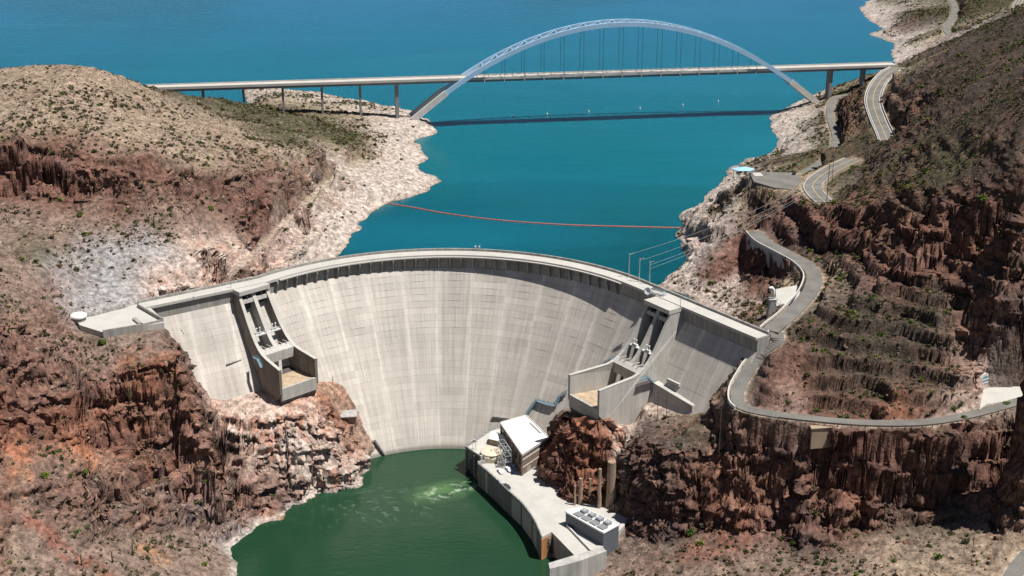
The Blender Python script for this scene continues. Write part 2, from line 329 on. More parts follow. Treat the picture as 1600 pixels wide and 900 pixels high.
# along the dam the bed of the lake and the foot of the face are pinned under the concrete
for i in range(2, len(PATH)-2, 4):
    p, n, s = PATH[i]
    if 116 < s < 226:
        for o in (15, 30, 44, 54): tw(p.x+n.x*o, p.y+n.y*o, 20-(o-6)/.582-16, 'k')
    if 20 < s < 330:
        tw(p.x-n.x*14, p.y-n.y*14, -22 if 80 < s < 300 else -2, 'k')
for x, y, z in ((50.5, 584, -26), (55, 574, -23), (60, 563, -20), (66, 554, -18), (73, 552, -17), (80, 555, -16), (46.5, 578, -54), (51.5, 566, -54), (57, 554, -54), (62, 545, -54), (72, 540.5, -52.5), (80, 541, -51)): tw(x, y, z, 'k')
for q in ((322, 627, -21), (355, 621, -22), (388, 613, -22), (497, 599, -25), (530, 595, -28.4), (548, 605, -32), (562, 641, -43), (580, 686, -56.5), (800, 660, -50.5), (835, 650, -45.5), (850, 641, -42), (1000, 632, -21), (1045, 640, -18), (1085, 650, -15), (1095, 640, -12.5), (1120, 601, -1), (1150, 561, 11)):
    p = at(*q); _, n, _ = min(PATH, key=lambda t: (t[0]+t[1]*foff(q[2])-p.xy).length)
    for k in (7, 16): tw(p.x-n.x*k, p.y-n.y*k, q[2]-1+(k > 10)*2, 'k')
e_ = (RW1-A1).normalized(); n_ = Vector((e_.y, -e_.x))
for o in (9, 14, 19, 24):
    zf = 20-(o-6)/.582
    for k, dz in ((-9, -1), (-4, 4), (4, 8 if o < 20 else 4), (11, 7 if o < 20 else 3)):
        p = RW1+n_*o+e_*k; tw(p.x, p.y, zf+dz, 'k' if k > 0 else 'g')
pts = np.array([(a, b) for a, b, c, d in TP]); zs = np.array([t[2] for t in TP]); cs = np.array([GROUND[t[3]] for t in TP])
# merge near-duplicates
keep = []
for i in range(len(pts)):
    if all((abs(pts[i]-pts[j])).max() > 1.2 for j in keep): keep.append(i)
pts, zs, cs = pts[keep], zs[keep], cs[keep]
cv, ce, cf, ov, oe, of = delaunay_2d_cdt([Vector(p) for p in pts], [], [], 0, 1e-4)
vid = [o[0] for o in ov]
G = 1.5; X0, X1, Y0, Y1 = -480, 720, 180, 1950
nx = int((X1-X0)/G)+1; ny = int((Y1-Y0)/G)+1
def raster(x0, y0, g, nx, ny):
    Z = np.full((ny, nx), -20.0); C = np.zeros((ny, nx, 3))
    for f in cf:
        a, b, c = [pts[vid[i]] for i in f]; A = np.array([a, b, c])
        i0 = max(0, int((A[:, 0].min()-x0)/g)); i1 = min(nx-1, int((A[:, 0].max()-x0)/g)+1)
        j0 = max(0, int((A[:, 1].min()-y0)/g)); j1 = min(ny-1, int((A[:, 1].max()-y0)/g)+1)
        if i1 < i0 or j1 < j0: continue
        gx, gy = np.meshgrid(x0+g*np.arange(i0, i1+1), y0+g*np.arange(j0, j1+1))
        det = (b[1]-c[1])*(a[0]-c[0])+(c[0]-b[0])*(a[1]-c[1])
        if abs(det) < 1e-9: continue
        l0 = ((b[1]-c[1])*(gx-c[0])+(c[0]-b[0])*(gy-c[1]))/det; l1 = ((c[1]-a[1])*(gx-c[0])+(a[0]-c[0])*(gy-c[1]))/det; l2 = 1-l0-l1
        m = (l0 > -1e-6) & (l1 > -1e-6) & (l2 > -1e-6)
        k = [vid[i] for i in f]
        zz = l0*zs[k[0]]+l1*zs[k[1]]+l2*zs[k[2]]; cc = l0[..., None]*cs[k[0]]+l1[..., None]*cs[k[1]]+l2[..., None]*cs[k[2]]
        Z[j0:j1+1, i0:i1+1][m] = zz[m]; C[j0:j1+1, i0:i1+1][m] = cc[m]
    return Z, C
def blur(A, s):
    r = int(3*s)+1; k = np.exp(-np.arange(-r, r+1)**2/(2*s*s)); k /= k.sum()
    P = np.pad(A, [(r, r), (r, r)]+[(0, 0)]*(A.ndim-2), mode='edge')
    T = sum(k[i]*P[i:i+A.shape[0]] for i in range(2*r+1))
    return sum(k[i]*T[:, i:i+A.shape[1]] for i in range(2*r+1))
Z, C = raster(X0, Y0, G, nx, ny)
GX, GY = np.meshgrid(X0+G*np.arange(nx), Y0+G*np.arange(ny))
Z = blur(Z, 1.6); C = blur(C, 3)
hill = fbm(GX/38, GY/38, o=4, seed=3)
away = sstep(2, 14, np.abs(Z))*sstep(2, 10, np.abs(Z+65))
Z += hill*3.2*away*sstep(12, 40, np.hypot(GX+20, GY-620)-95)
Z += (1-away)*fbm(GX/9, GY/9, o=3, seed=5)*1.2*(Z > -40)
ZB, CB = raster(-1500, -1200, 25, 121, 170)
ZB = blur(ZB, 1.2)
def sdist(poly, GXs, GYs):
    "distance to polyline and interpolated z"
    D = np.full(GXs.shape, 1e9); ZZ = np.zeros(GXs.shape)
    for a, b in zip(poly[:-1], poly[1:]):
        d = b-a; L2 = d.x*d.x+d.y*d.y
        t = np.clip(((GXs-a.x)*d.x+(GYs-a.y)*d.y)/L2, 0, 1)
        q = np.hypot(GXs-a.x-t*d.x, GYs-a.y-t*d.y); m = q < D
        D[m] = q[m]; ZZ[m] = (a.z+t*d.z)[m]
    return D, ZZ
def smooth_line(P, k=3):
    "Catmull-Rom through 3-D points"
    P = [Vector(p) for p in P]; Q = [P[0]*2-P[1]]+P+[P[-1]*2-P[-2]]; out = []
    for i in range(1, len(Q)-2):
        for j in range(k):
            t = j/k; a, b, c, d = Q[i-1], Q[i], Q[i+1], Q[i+2]
            out.append(.5*((2*b)+(c-a)*t+(2*a-5*b+4*c-d)*t*t+(3*b-a-3*c+d)*t**3))
    out.append(P[-1]); return out
def line(s, k=4):
    return smooth_line([at(*map(float, q.split())) for q in s.split(';')], k)
def carve(poly, w, fall=4, cut=None, tint=None, below=.35):
    xs = [p.x for p in poly]; ys = [p.y for p in poly]; m = w+fall+4
    i0 = max(0, int((min(xs)-m-X0)/G)); i1 = min(nx, int((max(xs)+m-X0)/G)+2); j0 = max(0, int((min(ys)-m-Y0)/G)); j1 = min(ny, int((max(ys)+m-Y0)/G)+2)
    D, ZZ = sdist(poly, GX[j0:j1, i0:i1], GY[j0:j1, i0:i1])
    k = 1-sstep(w/2+1.2, w/2+1.2+fall, D)
    Zs = Z[j0:j1, i0:i1]; Z[j0:j1, i0:i1] = Zs*(1-k)+(ZZ-below)*k
    ROUGH[j0:j1, i0:i1] *= 1-(1-sstep(w/2+1, w/2+2.5, D))
    if tint is not None:
        kk = ((1-sstep(w/2-.5, w/2+1.2, D))*.8)[..., None]; C[j0:j1, i0:i1] = C[j0:j1, i0:i1]*(1-kk)+np.array(tint)*kk
ROUGH = np.ones_like(Z)
def inpoly(poly, x, y):
    r = np.zeros(x.shape, bool); n = len(poly)
    for i in range(n):
        a, b = poly[i], poly[(i+1) % n]
        if a[1] == b[1]: continue
        r ^= ((a[1] > y) != (b[1] > y)) & (x < (b[0]-a[0])*(y-a[1])/(b[1]-a[1])+a[0])
    return r
def pad(poly, z, margin=1.5):
    "level a building pad to z"
    m = inpoly(poly, GX, GY).astype(float); m = np.clip(blur(m, margin/G+.4)*2.2, 0, 1)
    Z[:] = Z*(1-m)+(z)*m; ROUGH[:] = ROUGH*(1-m)
ROADS = {
 'highway': (line('1332 249 39;1302 263 40;1280 277 40;1270 290 40;1276 303 40;1290 316 40.4') , 12, 'asphalt'),
 'bridge_road': (line('1402 106 38.2;1385 116 38.2;1370 135 38.2;1364 158 38.2;1372 185 38.5;1384 212 38.8;1392 235 39'), 11, 'asphalt'),
 'shore_road': (line('1325 148 16;1306 152 15;1297 168 14;1299 190 14.5;1306 212 15.5;1303 232 17;1288 250 20;1262 266 25;1245 276 32'), 6, 'asphalt'),
 'crest_road': (line('1180 362 25;1195 377 25;1225 393 25;1255 410 25;1272 430 25;1266 455 25;1248 477 25;1232 494 25;1214 508 24.6;1204 517 24.2'), 8.2, 'asphalt'),
 'canyon_road': (line('1214 519 23.8;1214 532 21.5;1202 544 18.5;1182 560 14;1163 588 9;1152 614 5.5;1160 635 3.4;1205 646 2.4;1260 653 1.9;1340 660 1.7;1420 661 2;1480 655 2.6;1550 639 4;1640 612 6'), 6.5, 'asphalt'),
 'far_road': (line('1478 -30 27;1482 -10 24;1492 12 21;1489 28 20;1478 44 20;1490 60 18;1510 70 16'), 7, 'asphalt'),
 'upper_road': (line('1640 -40 60;1605 -12 48;1592 2 46;1588 14 45;1600 30 44'), 8, 'asphalt'),
 'corner_road': (line('1640 835 -32;1605 868 -34;1582 900 -36;1565 940 -38'), 7, 'asphalt'),
 'bank_track': (line('358 428 24;400 392 21;440 352 18;480 318 16;520 280 14;545 262 12.5;562 250 12'), 2.5, None),
}
for k, (pl, wd, mt) in ROADS.items():
    carve(pl, wd, 5 if mt else 3, below=.5 if mt else 0, tint=(.40, .33, .25) if mt else (.36, .30, .235))
PARKING = [at(*q, 40) for q in ((1170, 268), (1243, 270), (1252, 283), (1240, 296), (1212, 294), (1178, 284))]
pad([p.xy for p in PARKING], 39.6, 3)
APRON = [at(*q, 4.2) for q in ((1537, 606), (1605, 602), (1660, 602), (1640, 616), (1541, 632), (1530, 640))]
pad([p.xy for p in APRON], 3.9, 1.5)
PAD2 = [at(*q, 20) for q in ((1212, 452), (1250, 445), (1254, 470), (1238, 490), (1213, 478))]
pad([p.xy for p in PAD2], 19.8, 1.5)
PLAT = [at(*q, 25) for q in ((116, 497), (205, 476), (222, 470), (256, 500), (250, 506), (160, 518), (125, 508))]
pad([p.xy for p in PLAT], 21, 0.5)
BENCH = [at(*q, -54) for q in ((727, 702), (775, 672), (800, 655), (850, 668), (858, 690), (842, 716), (838, 745), (880, 785), (950, 800), (972, 805), (968, 820), (925, 862), (905, 842), (890, 830), (868, 828), (858, 838), (850, 838), (832, 805), (790, 768), (745, 732))]
pad([p.xy for p in BENCH], -55.0, 1.0)
def hz(x, y, A=None):
    "height (or another grid) at plan points"
    A = Z if A is None else A
    i = np.clip((x-X0)/G, 0, nx-1.001); j = np.clip((y-Y0)/G, 0, ny-1.001)
    a = i.astype(int); b = j.astype(int); u = i-a; v = j-b
    if A.ndim == 3: u = u[..., None]; v = v[..., None]
    r = A[b, a]*(1-u)*(1-v)+A[b, a+1]*u*(1-v)+A[b+1, a]*(1-u)*v+A[b+1, a+1]*u*v
    return r
def hbig(x, y, A):
    i = np.clip((x+1500)/25, 0, 119.99); j = np.clip((y+1200)/25, 0, 168.99)
    a = i.astype(int); b = j.astype(int); u = i-a; v = j-b
    if A.ndim == 3: u = u[..., None]; v = v[..., None]
    return A[b, a]*(1-u)*(1-v)+A[b, a+1]*u*(1-v)+A[b+1, a]*(1-u)*v+A[b+1, a+1]*u*v
def hall(x, y, A=None, B=None):
    A = Z if A is None else A; B = ZB if B is None else B
    ins = sstep(0, 40, np.minimum(np.minimum(x-X0, X1-x), np.minimum(y-Y0, Y1-y)))
    if A.ndim == 3: ins = ins[..., None]
    return hz(x, y, A)*ins+hbig(x, y, B)*(1-ins)
SL = np.hypot(*np.gradient(blur(Z, 1.0), G))
# relief: joints cut the slopes into buttresses, beds step them into ledges
def inset_grid(x, y):
    t = np.arctan2(x-DC.x, y-DC.y); o = DR-np.hypot(x-DC.x, y-DC.y)
    for a, b, m in ((LW1, A0, t < T0), (A1, RW1, t > T1)):
        e_ = (b-a).normalized(); q = (x-a.x)*e_.y-(y-a.y)*e_.x; o = np.where(m, q, o)
    return o
ig = inset_grid(GX, GY); nearb = (ig > -4) & (ig < 6+(20-Z)*.582+6) & (GY > 560) & (GX > -190) & (GX < 122)
ROUGH *= 1-.5*np.clip(blur(nearb.astype(float), 2), 0, 1)
RIV = [at(*q, -65).xy for q in ((700, 700), (724, 703), (737, 722), (739, 748), (762, 765), (790, 790), (812, 812), (830, 838), (838, 872), (856, 905), (850, 1000), (700, 1000), (650, 800))]
rm = np.clip(blur(inpoly(RIV, GX, GY).astype(float), .8)*1.6, 0, 1); Z[:] = Z*(1-rm)-80*rm
for pl_, wd_, cc_ in ((line('0 770 -8;40 795 -15;80 835 -26;110 870 -33;150 885 -39;175 905 -43'), 3.5, (.26, .065, .04)), (line('20 690 0;30 720 -4;32 745 -7'), 5, (.40, .15, .07)), (line('120 675 -9;130 700 -12;135 728 -18'), 5, (.42, .17, .085)),
    (line('305 795 -53;340 797 -56;385 799 -58;400 803 -60'), 3, (.085, .09, .10)), (line('312 811 -57;350 813 -59;400 812 -61;440 800 -62'), 1.6, (.42, .24, .10)), (line('215 600 4;230 640 -6;240 690 -16'), 9, (.34, .13, .065)), (line('265 600 6;272 640 -6;280 690 -18'), 9, (.38, .15, .07)),
    (line('515 610 -33;535 640 -39;550 675 -50'), 8, (.34, .13, .07)), (line('455 640 -30;470 690 -42'), 4, (.36, .16, .09)), (line('240 740 -33;300 750 -42;360 752 -50'), 5, (.11, .10, .09)), (line('905 665 -28;910 700 -35;915 735 -42'), 9, (.36, .12, .055)), (line('855 700 -47;862 715 -47'), 6, (.40, .15, .07)),
    (line('1010 640 -22;985 660 -27;972 700 -38;968 750 -48'), 7, (.55, .45, .37)), (line('1010 640 -22;985 660 -27;972 700 -38;968 750 -48'), 6, (.55, .45, .37)), (line('1000 632 -21;1035 640 -19'), 9, (.55, .43, .36)), (line('230 880 -54;250 895 -57'), 6, (.36, .17, .075)), (line('1080 860 -51;1150 850 -49'), 8, (.26, .10, .07)), (line('0 545 34;100 570 16'), 9, (.22, .13, .11)), (line('110 550 17;160 590 10'), 8, (.21, .12, .10))):
    D_, _z = sdist(pl_, GX, GY); k_ = (np.clip(1-sstep(wd_*.5, wd_*1.3, D_+2.2*fbm(GX/5, GY/5, None, 2, 130)), 0, 1)*np.clip(.15+1.3*sstep(-.35, .45, fbm(GX/4, GY/4, None, 3, 131)), 0, 1)*.5)[..., None]; C[:] = C*(1-k_)+np.array(cc_)*k_
SLG = np.hypot(*np.gradient(blur(Z, 1.4), G)); SLG = blur(SLG, 1.5)
ZSL = np.zeros_like(ZB)+.4
def detail(TX, TY):
    sl = hall(TX, TY, SLG, ZSL); rg = hall(TX, TY, ROUGH, np.ones_like(ZB))*(1-sstep(1300, 1900, TY)); st = sstep(.6, 1.25, sl)*rg; md = sstep(.22, .6, sl)*rg*(1+.5*((TX > 90) & (TY < 690) & (TY > 540)))*(1-.7*sstep(66, 80, hall(TX, TY))*(TX > 110))
    zh = hall(TX, TY); st = st*(1-.62*sstep(74, 84, zh)*(TX > 110))
    wx = TX+2.6*vnoise(TX/9, TY/9, None, 80); wy = TY+2.6*vnoise(TX/9, TY/9, None, 81)
    def blk(a, sd):
        n = np.zeros_like(wx); return cellh(wx/a, wy/a, n, sd)*2-1, cellh(wx/a, wy/a, n, sd+5)*2-1
    a1, b1 = blk(13.5, 21); a2, b2 = blk(5.3, 22); a3, b3 = blk(2.4, 23); vr = sstep(-.45, .25, fbm(TX/40, TY/40, None, 2, 88)); a2 = a2*vr; a3 = a3*vr
    qx = TX+st*(1.7*a1+.35*a2); qy = TY+st*(1.7*b1+.35*b2)
    qx = qx+md*3*fbm(TX/22, TY/22, None, 3, 90); qy = qy+md*3*fbm(TX/22, TY/22, None, 3, 91)
    z = hall(qx, qy); z0 = hall(TX, TY); z = z0+np.clip(z-z0, -11, 7)
    # ledges
    def terr(z, h, k, sd):
        w = z+.13*TX*0+h*.9*fbm(TX/35, TY/35, None, 3, sd); f = w/h; i = np.floor(f); r = f-i
        return z+k*h*(sstep(.30, .70, r)-r)
    m1 = sstep(-.35, .3, fbm(TX/55, TY/55, None, 2, 97)); m2 = sstep(-.3, .3, fbm(TX/26, TY/26, None, 2, 98))
    z = terr(z, 15.0, st*.85*m1, 95); z = terr(z, 5.2, np.maximum(st*.75*m2, md*.45*m2), 96); z = terr(z, 2.3, np.maximum(st*.7, md*.35)*(1-.5*m2), 99)
    reg = rg*sstep(118, 135, TX)*(1-sstep(650, 690, TY))*sstep(535, 548, TY)*sstep(.18, .4, sl)*(1-sstep(56, 68, zh))
    w_ = z+.045*TX+1.1*fbm(TX/30, TY/30, None, 3, 77); f_ = w_/6.2; r_ = f_-np.floor(f_); z = z+.95*reg*6.2*(sstep(.36, .56, r_)-r_)
    w_ = z+.045*TX+.6*fbm(TX/14, TY/14, None, 3, 78); f_ = w_/2.1; r_ = f_-np.floor(f_); z = z+.6*reg*2.1*(sstep(.3, .6, r_)-r_)
    z = z+rg*(st*.3+.25)*(a3*.4+a2*.4)
    return z, sl, st, rg
NC = 980; ang = np.concatenate([np.linspace(-85, -25, 14)[:-1], np.linspace(-25, 25, NC), np.linspace(25, 85, 14)[1:]]); ang = np.radians(ang)
rs = np.arange(330., 1900., 1.5); AA, RR = np.meshgrid(ang, rs)
zz = detail(RR*np.sin(AA), RR*np.cos(AA))[0]; sl_ = np.abs(np.gradient(blur(zz, .8), 1.5, axis=0))
wt = np.sqrt(1+np.minimum(sl_*1.35, 10)**2)/RR*np.where((zz < -2) & (RR*np.cos(AA) > 720), .2, 1)*np.where(zz < -67, .3, 1)
wt = blur(wt, 3.5); cum = np.cumsum(wt, axis=0); cum = (cum-cum[0])/(cum[-1]-cum[0])
NRW = 1020; tt = np.linspace(0, 1, NRW); RN = np.empty((NRW, len(ang)))
for k in range(len(ang)): RN[:, k] = np.interp(tt, cum[:, k], rs)
near = np.array([2., 60, 150, 230, 290])[:, None]*np.ones((1, len(ang))); farr = np.array([1960., 2050, 2200, 2500, 2900, 3600, 5000, 9000])[:, None]*np.ones((1, len(ang)))
RN = np.vstack([near, RN, farr]); AN = np.ones((RN.shape[0], 1))*ang[None]
TX = RN*np.sin(AN); TY = RN*np.cos(AN)
del AA, RR, zz, wt, cum
PZ_, SLP, STEEP, RG = detail(TX, TY); PX_, PY_ = TX.copy(), TY.copy()
onl = np.clip(np.clip((PZ_+1)/2.5, 0, 1)+(TY < 640), .3, 1)
e = 1.5; gx = (hall(TX+e, TY)-hall(TX-e, TY))/(2*e); gy = (hall(TX, TY+e)-hall(TX, TY-e))/(2*e); nn = np.hypot(gx, gy)+1e-6
hx, hy = -gx/nn, -gy/nn                                       # outward, level
wz = PZ_+.12*TX+2*vnoise(TX/20, TY/20, PZ_/20, 42)
wx_ = TX+1.2*vnoise(TX/4, TY/4, wz/4, 43); wy_ = TY+1.2*vnoise(TX/4, TY/4, wz/4, 44); wz_ = wz+.8*vnoise(TX/5, TY/5, wz/5, 45)
DH = STEEP*(4.2*(cellh(wx_/7.5, wy_/7.5, wz_/6.2, 7)-.5)+2.9*(cellh(wx_/3.8, wy_/3.8, wz_/2.5, 8)-.5)+1.6*(cellh(wx_/1.9, wy_/1.9, wz_/1.1, 9)-.5)+2.5*(cellh(wx_*0, wy_*0, (wz_+.06*TX)/2.9, 10)-.5)+2.0*fbm(TX/12, TY/12, PZ_/12, 3, 50)-.8*sstep(.8, .95, np.abs((wz/4.6) % 1-.5)*2))
PX_ += hx*DH*onl; PY_ += hy*DH*onl
PZ_ += RG*onl*(1-STEEP)*(.8*np.maximum(0, vnoise(TX/3.7, TY/3.7, None, 63)-.25)*sstep(-.3, .3, vnoise(TX/17, TY/17, None, 64))+.55*fbm(TX/5, TY/5, None, 4, 60)+.5*np.maximum(0, vnoise(TX/2.2, TY/2.2, None, 61)-.25)+.35*np.maximum(0, vnoise(TX/1.1, TY/1.1, None, 62)-.3))
# ---- colour of the ground
Cc = hall(TX, TY, C, CB)
n1 = fbm(PX_/30, PY_/30, PZ_/30, 4, 70); n2 = fbm(PX_/6, PY_/6, PZ_/6, 4, 71); n3 = fbm(PX_/7, PY_/7, PZ_/4, 4, 72); n4 = vnoise(PX_/1.3, PY_/1.3, PZ_/1.3, 73)
hillL = (PX_ < -20)
def mixc(A, B, k): k = np.clip(k, 0, 1)[..., None]; return A*(1-k)+np.array(B)*k
red = (np.where(sstep(-.1, .5, n3)[..., None] > 0, np.array((.31, .165, .125)), 0))
Cr = mixc(np.ones(Cc.shape)*np.array((.165, .080, .058)), (.085, .050, .045), sstep(-.1, .35, n3))
Cr = mixc(Cr, (.30, .13, .072), sstep(.18, .5, n1+.4*n2)*.5)
Cr = mixc(Cr, (.20, .135, .105), sstep(.2, .6, n2)*.5)
pale = sstep(.275, .345, Cc.mean(-1))                  # surveyed pale rock keeps its colour where it is steep
Cg = mixc(Cc, (.18, .10, .075), sstep(.1, .6, n1)*.35*(1-pale))
streak = fbm(PX_/2.2, PY_/2.2, PZ_/30, 4, 75)
Cp = mixc(mixc(Cc, (.36, .16, .10), sstep(.02, .35, streak)*.75), (.2, .16, .15), sstep(.25, .5, fbm(PX_/4, PY_/4, PZ_/9, 4, 76))*.5)
Cp = mixc(Cp, (.60, .52, .45), sstep(.1, .4, -streak)*.6)
Cp = np.where((sstep(.3, .8, SLP) > 0)[..., None], mixc(Cc, 0*Cc, 0*n1)*(1-sstep(.3, .8, SLP)[..., None])+Cp*sstep(.3, .8, SLP)[..., None], Cc)
Crock = .55*Cr+.45*Cc
CO = np.where(pale[..., None] > 0, Cp*pale[..., None]+Crock*(1-pale[..., None]), Crock)
kk = np.clip(STEEP+(pale > .5)*.0, 0, 1)[..., None]
CO = Cg*(1-kk)+CO*kk
CO = np.where(((pale > .5) & (STEEP < .99))[..., None], Cp*.6+CO*.4, CO)
# bleached band above the lake
ring = (1-sstep(7, 13, PZ_+2.5*n1+1.5*n2+4*(PX_ > 100)))*(PY_ > 640)*sstep(-3, 0, PZ_)
CO = mixc(CO, (.45, .385, .335), ring*.75)
CO = mixc(CO, (.30, .22, .17), (1-sstep(.2, 1.2, PZ_))*(PY_ > 640)*.6)
CO = mixc(CO, (.5, .45, .40), (1-sstep(-64.4, -62.5, PZ_))*(PY_ < 660)*.5*(n1 > -.1))
CO *= (1+.24*n2+.26*n4)[..., None]
CO = np.clip(CO, .02, .8)
def ground_material():
    m, t, b = nmat('rock_and_soil'); L = t.links.new
    a = N(t, 'ShaderNodeAttribute'); a.attribute_name = 'Col'; g = N(t, 'ShaderNodeNewGeometry')
    def noise(s, d=4, r=.55): 
        n = N(t, 'ShaderNodeTexNoise', Scale=s, Detail=d, Roughness=r); L(g.outputs['Position'], n.inputs['Vector']); return n
    def rng(src, lo, hi, f0=.3, f1=.7):
        q = N(t, 'ShaderNodeMapRange'); L(src, q.inputs['Value'])
        for kx, vx in (('From Min', f0), ('From Max', f1), ('To Min', lo), ('To Max', hi)): q.inputs[kx].default_value = vx
        return q.outputs['Result']
    f1 = rng(noise(.33, 5, .62).outputs['Fac'], .55, 1.42, .36, .64); f2 = rng(noise(1.6, 4).outputs['Fac'], .8, 1.2)
    vo = N(t, 'ShaderNodeTexVoronoi', Scale=.8); L(g.outputs['Position'], vo.inputs['Vector'])
    f3 = rng(vo.outputs['Distance'], 1.12, .82, .1, .8)
    p = N(t, 'ShaderNodeMath', operation='MULTIPLY'); L(f1, p.inputs[0]); L(f2, p.inputs[1])
    p2 = N(t, 'ShaderNodeMath', operation='MULTIPLY'); L(p.outputs[0], p2.inputs[0]); L(f3, p2.inputs[1])
    vm = N(t, 'ShaderNodeVectorMath', operation='SCALE'); L(a.outputs['Color'], vm.inputs[0]); L(p2.outputs[0], vm.inputs['Scale'])
    L(vm.outputs['Vector'], b.inputs['Base Color']); b.inputs['Roughness'].default_value = .95; b.inputs['Specular IOR Level'].default_value = .15
    b1 = N(t, 'ShaderNodeBump', Strength=.6, Distance=.5); L(noise(.6, 4, .55).outputs['Fac'], b1.inputs['Height'])
    b2 = N(t, 'ShaderNodeBump', Strength=.7, Distance=.35); L(vo.outputs['Distance'], b2.inputs['Height']); L(b1.outputs['Normal'], b2.inputs['Normal'])
    L(b2.outputs['Normal'], b.inputs['Normal']); return m
M['ground'] = ground_material()
nr_, nc_ = TX.shape; ii = np.arange(nr_*nc_).reshape(nr_, nc_)
V = np.stack([PX_, PY_, PZ_], -1).reshape(-1, 3)
Fq = np.stack([ii[:-1, :-1], ii[:-1, 1:], ii[1:, 1:], ii[1:, :-1]], -1).reshape(-1, 4)
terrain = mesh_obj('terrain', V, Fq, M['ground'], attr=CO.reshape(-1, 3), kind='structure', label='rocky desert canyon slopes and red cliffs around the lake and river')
def ground(x, y):
    a = np.array([x], float), np.array([y], float)
    return float(hall(*a)[0])
# ------------------------------------------------------------------ water
def water(name, poly, z, base, hz_=None, foam=False):
    m, t, b = nmat(name+'_surface'); L = t.links.new; g = N(t, 'ShaderNodeNewGeometry')
    b.inputs['Roughness'].default_value = .12; b.inputs['Specular IOR Level'].default_value = .26; b.inputs['IOR'].default_value = 1.33
    def noise(s, d=3, sc=(1, 1, 1), rot=0, dist=0):
        mp = N(t, 'ShaderNodeMapping'); mp.inputs['Scale'].default_value = sc; mp.inputs['Rotation'].default_value[2] = rot; L(g.outputs['Position'], mp.inputs['Vector'])
        n = N(t, 'ShaderNodeTexNoise', Scale=s, Detail=d, Distortion=dist); L(mp.outputs['Vector'], n.inputs['Vector']); return n.outputs['Fac']
    def rng(src, lo, hi, f0=.3, f1=.7):
        q = N(t, 'ShaderNodeMapRange'); L(src, q.inputs['Value'])
        for kx, vx in (('From Min', f0), ('From Max', f1), ('To Min', lo), ('To Max', hi)): q.inputs[kx].default_value = vx
        return q.outputs['Result']
    def mix(a, c, f):
        q = N(t, 'ShaderNodeMix', data_type='RGBA'); L(f, q.inputs['Factor'])
        for s_, vv in ((q.inputs[6], a), (q.inputs[7], c)):
            if isinstance(vv, tuple): s_.default_value = (*vv, 1)
            else: L(vv, s_)
        return q.outputs[2]
    sx = N(t, 'ShaderNodeSeparateXYZ'); L(g.outputs['Position'], sx.inputs[0])
    if foam:
        col = mix(base, (base[0]*.6, base[1]*.85, base[2]*.8), rng(noise(.012, 3), 0, 1, .4, .6))
        # turbulence where the turbines let out, two patches
        def blob(cx, cy, rx, ry, rot):
            mp = N(t, 'ShaderNodeMapping', vector_type='TEXTURE'); mp.inputs['Location'].default_value = (cx, cy, z); mp.inputs['Rotation'].default_value[2] = rot; mp.inputs['Scale'].default_value = (rx, ry, 1)
            L(g.outputs['Position'], mp.inputs['Vector'])
            n = N(t, 'ShaderNodeVectorMath', operation='LENGTH'); L(mp.outputs['Vector'], n.inputs[0]); return rng(n.outputs['Value'], 1, 0, .0, 1)
        def mult(a, c):
            q = N(t, 'ShaderNodeMath', operation='MULTIPLY'); L(a, q.inputs[0])
            if isinstance(c, float): q.inputs[1].default_value = c
            else: L(c, q.inputs[1])
            return q.outputs[0]
        c1 = at(690, 768, -65); c2 = at(610, 785, -65)
        col = mix(col, (.11, .22, .085), mult(rng(noise(.05, 5, (1, 1, 1), 0, 2.), 0, 1, .35, .6), mult(blob(c1.x, c1.y, 21, 12, .45), 1.)))
        w1 = rng(noise(.07, 9, (1, 1, 1), 0, 3.0), 0, 1, .54, .66)
        col = mix(col, (.50, .58, .44), mult(w1, mult(blob(c1.x+3, c1.y+1, 17, 8, .45), 1.)))
        w2 = rng(noise(.045, 9, (1, 1.3, 1), .4, 5.), 0, 1, .56, .68)
        col = mix(col, (.22, .32, .24), mult(w2, mult(blob(c2.x, c2.y-2, 50, 24, .25), .35)))
    else:
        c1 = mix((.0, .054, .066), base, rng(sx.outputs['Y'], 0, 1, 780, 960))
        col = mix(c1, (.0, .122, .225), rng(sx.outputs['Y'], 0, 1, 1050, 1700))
        col = mix(col, (.0, .095, .15), rng(noise(.0024, 3, (1, .6, 1), .5), 0, .8, .5, .62))
        col = mix(col, (.006, .15, .215), rng(noise(.004, 5, (.45, 1.6, 1), -.35, 1.2), 0, .55, .5, .72))
    L(col, b.inputs['Base Color'])
    if not foam:                                  # light scattered inside the water softens what falls on it
        b.inputs['Subsurface Weight'].default_value = .75; b.inputs['Subsurface Radius'].default_value = (.3, 1., 1.2); b.inputs['Subsurface Scale'].default_value = 14.0
    b1 = N(t, 'ShaderNodeBump', Strength=.22, Distance=.6); L(noise(.22, 4, (1, 2.2, 1), .35), b1.inputs['Height'])
    b2 = N(t, 'ShaderNodeBump', Strength=.12, Distance=2.0); L(noise(.035, 3, (1, 2.5, 1), -.5), b2.inputs['Height']); L(b1.outputs['Normal'], b2.inputs['Normal'])
    L(b2.outputs['Normal'], b.inputs['Normal'])
    o = mesh_obj(name, [(p[0], p[1], z) for p in poly], [tuple(range(len(poly)))], m, kind='structure')
    return o
lake_poly = [(-3500, 1200), (-420, 760), (-300, 690)]+[tuple(p+n*2.5) for p, n, s in PATH]+[(170, 640), (300, 700), (3500, 900), (3500, 9000), (-3500, 9000)]
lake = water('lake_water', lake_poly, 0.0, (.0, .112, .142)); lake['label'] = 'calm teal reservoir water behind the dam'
riv_poly = [(-220, -200), (160, -200), (160, 480), (60, 560), (40, 620), (10, 655), (-40, 668), (-90, 668), (-140, 610), (-200, 540)]
river = water('river_water', riv_poly, -65.0, (.019, .052, .027), foam=True); river['label'] = 'dark green river pool at the foot of the dam'
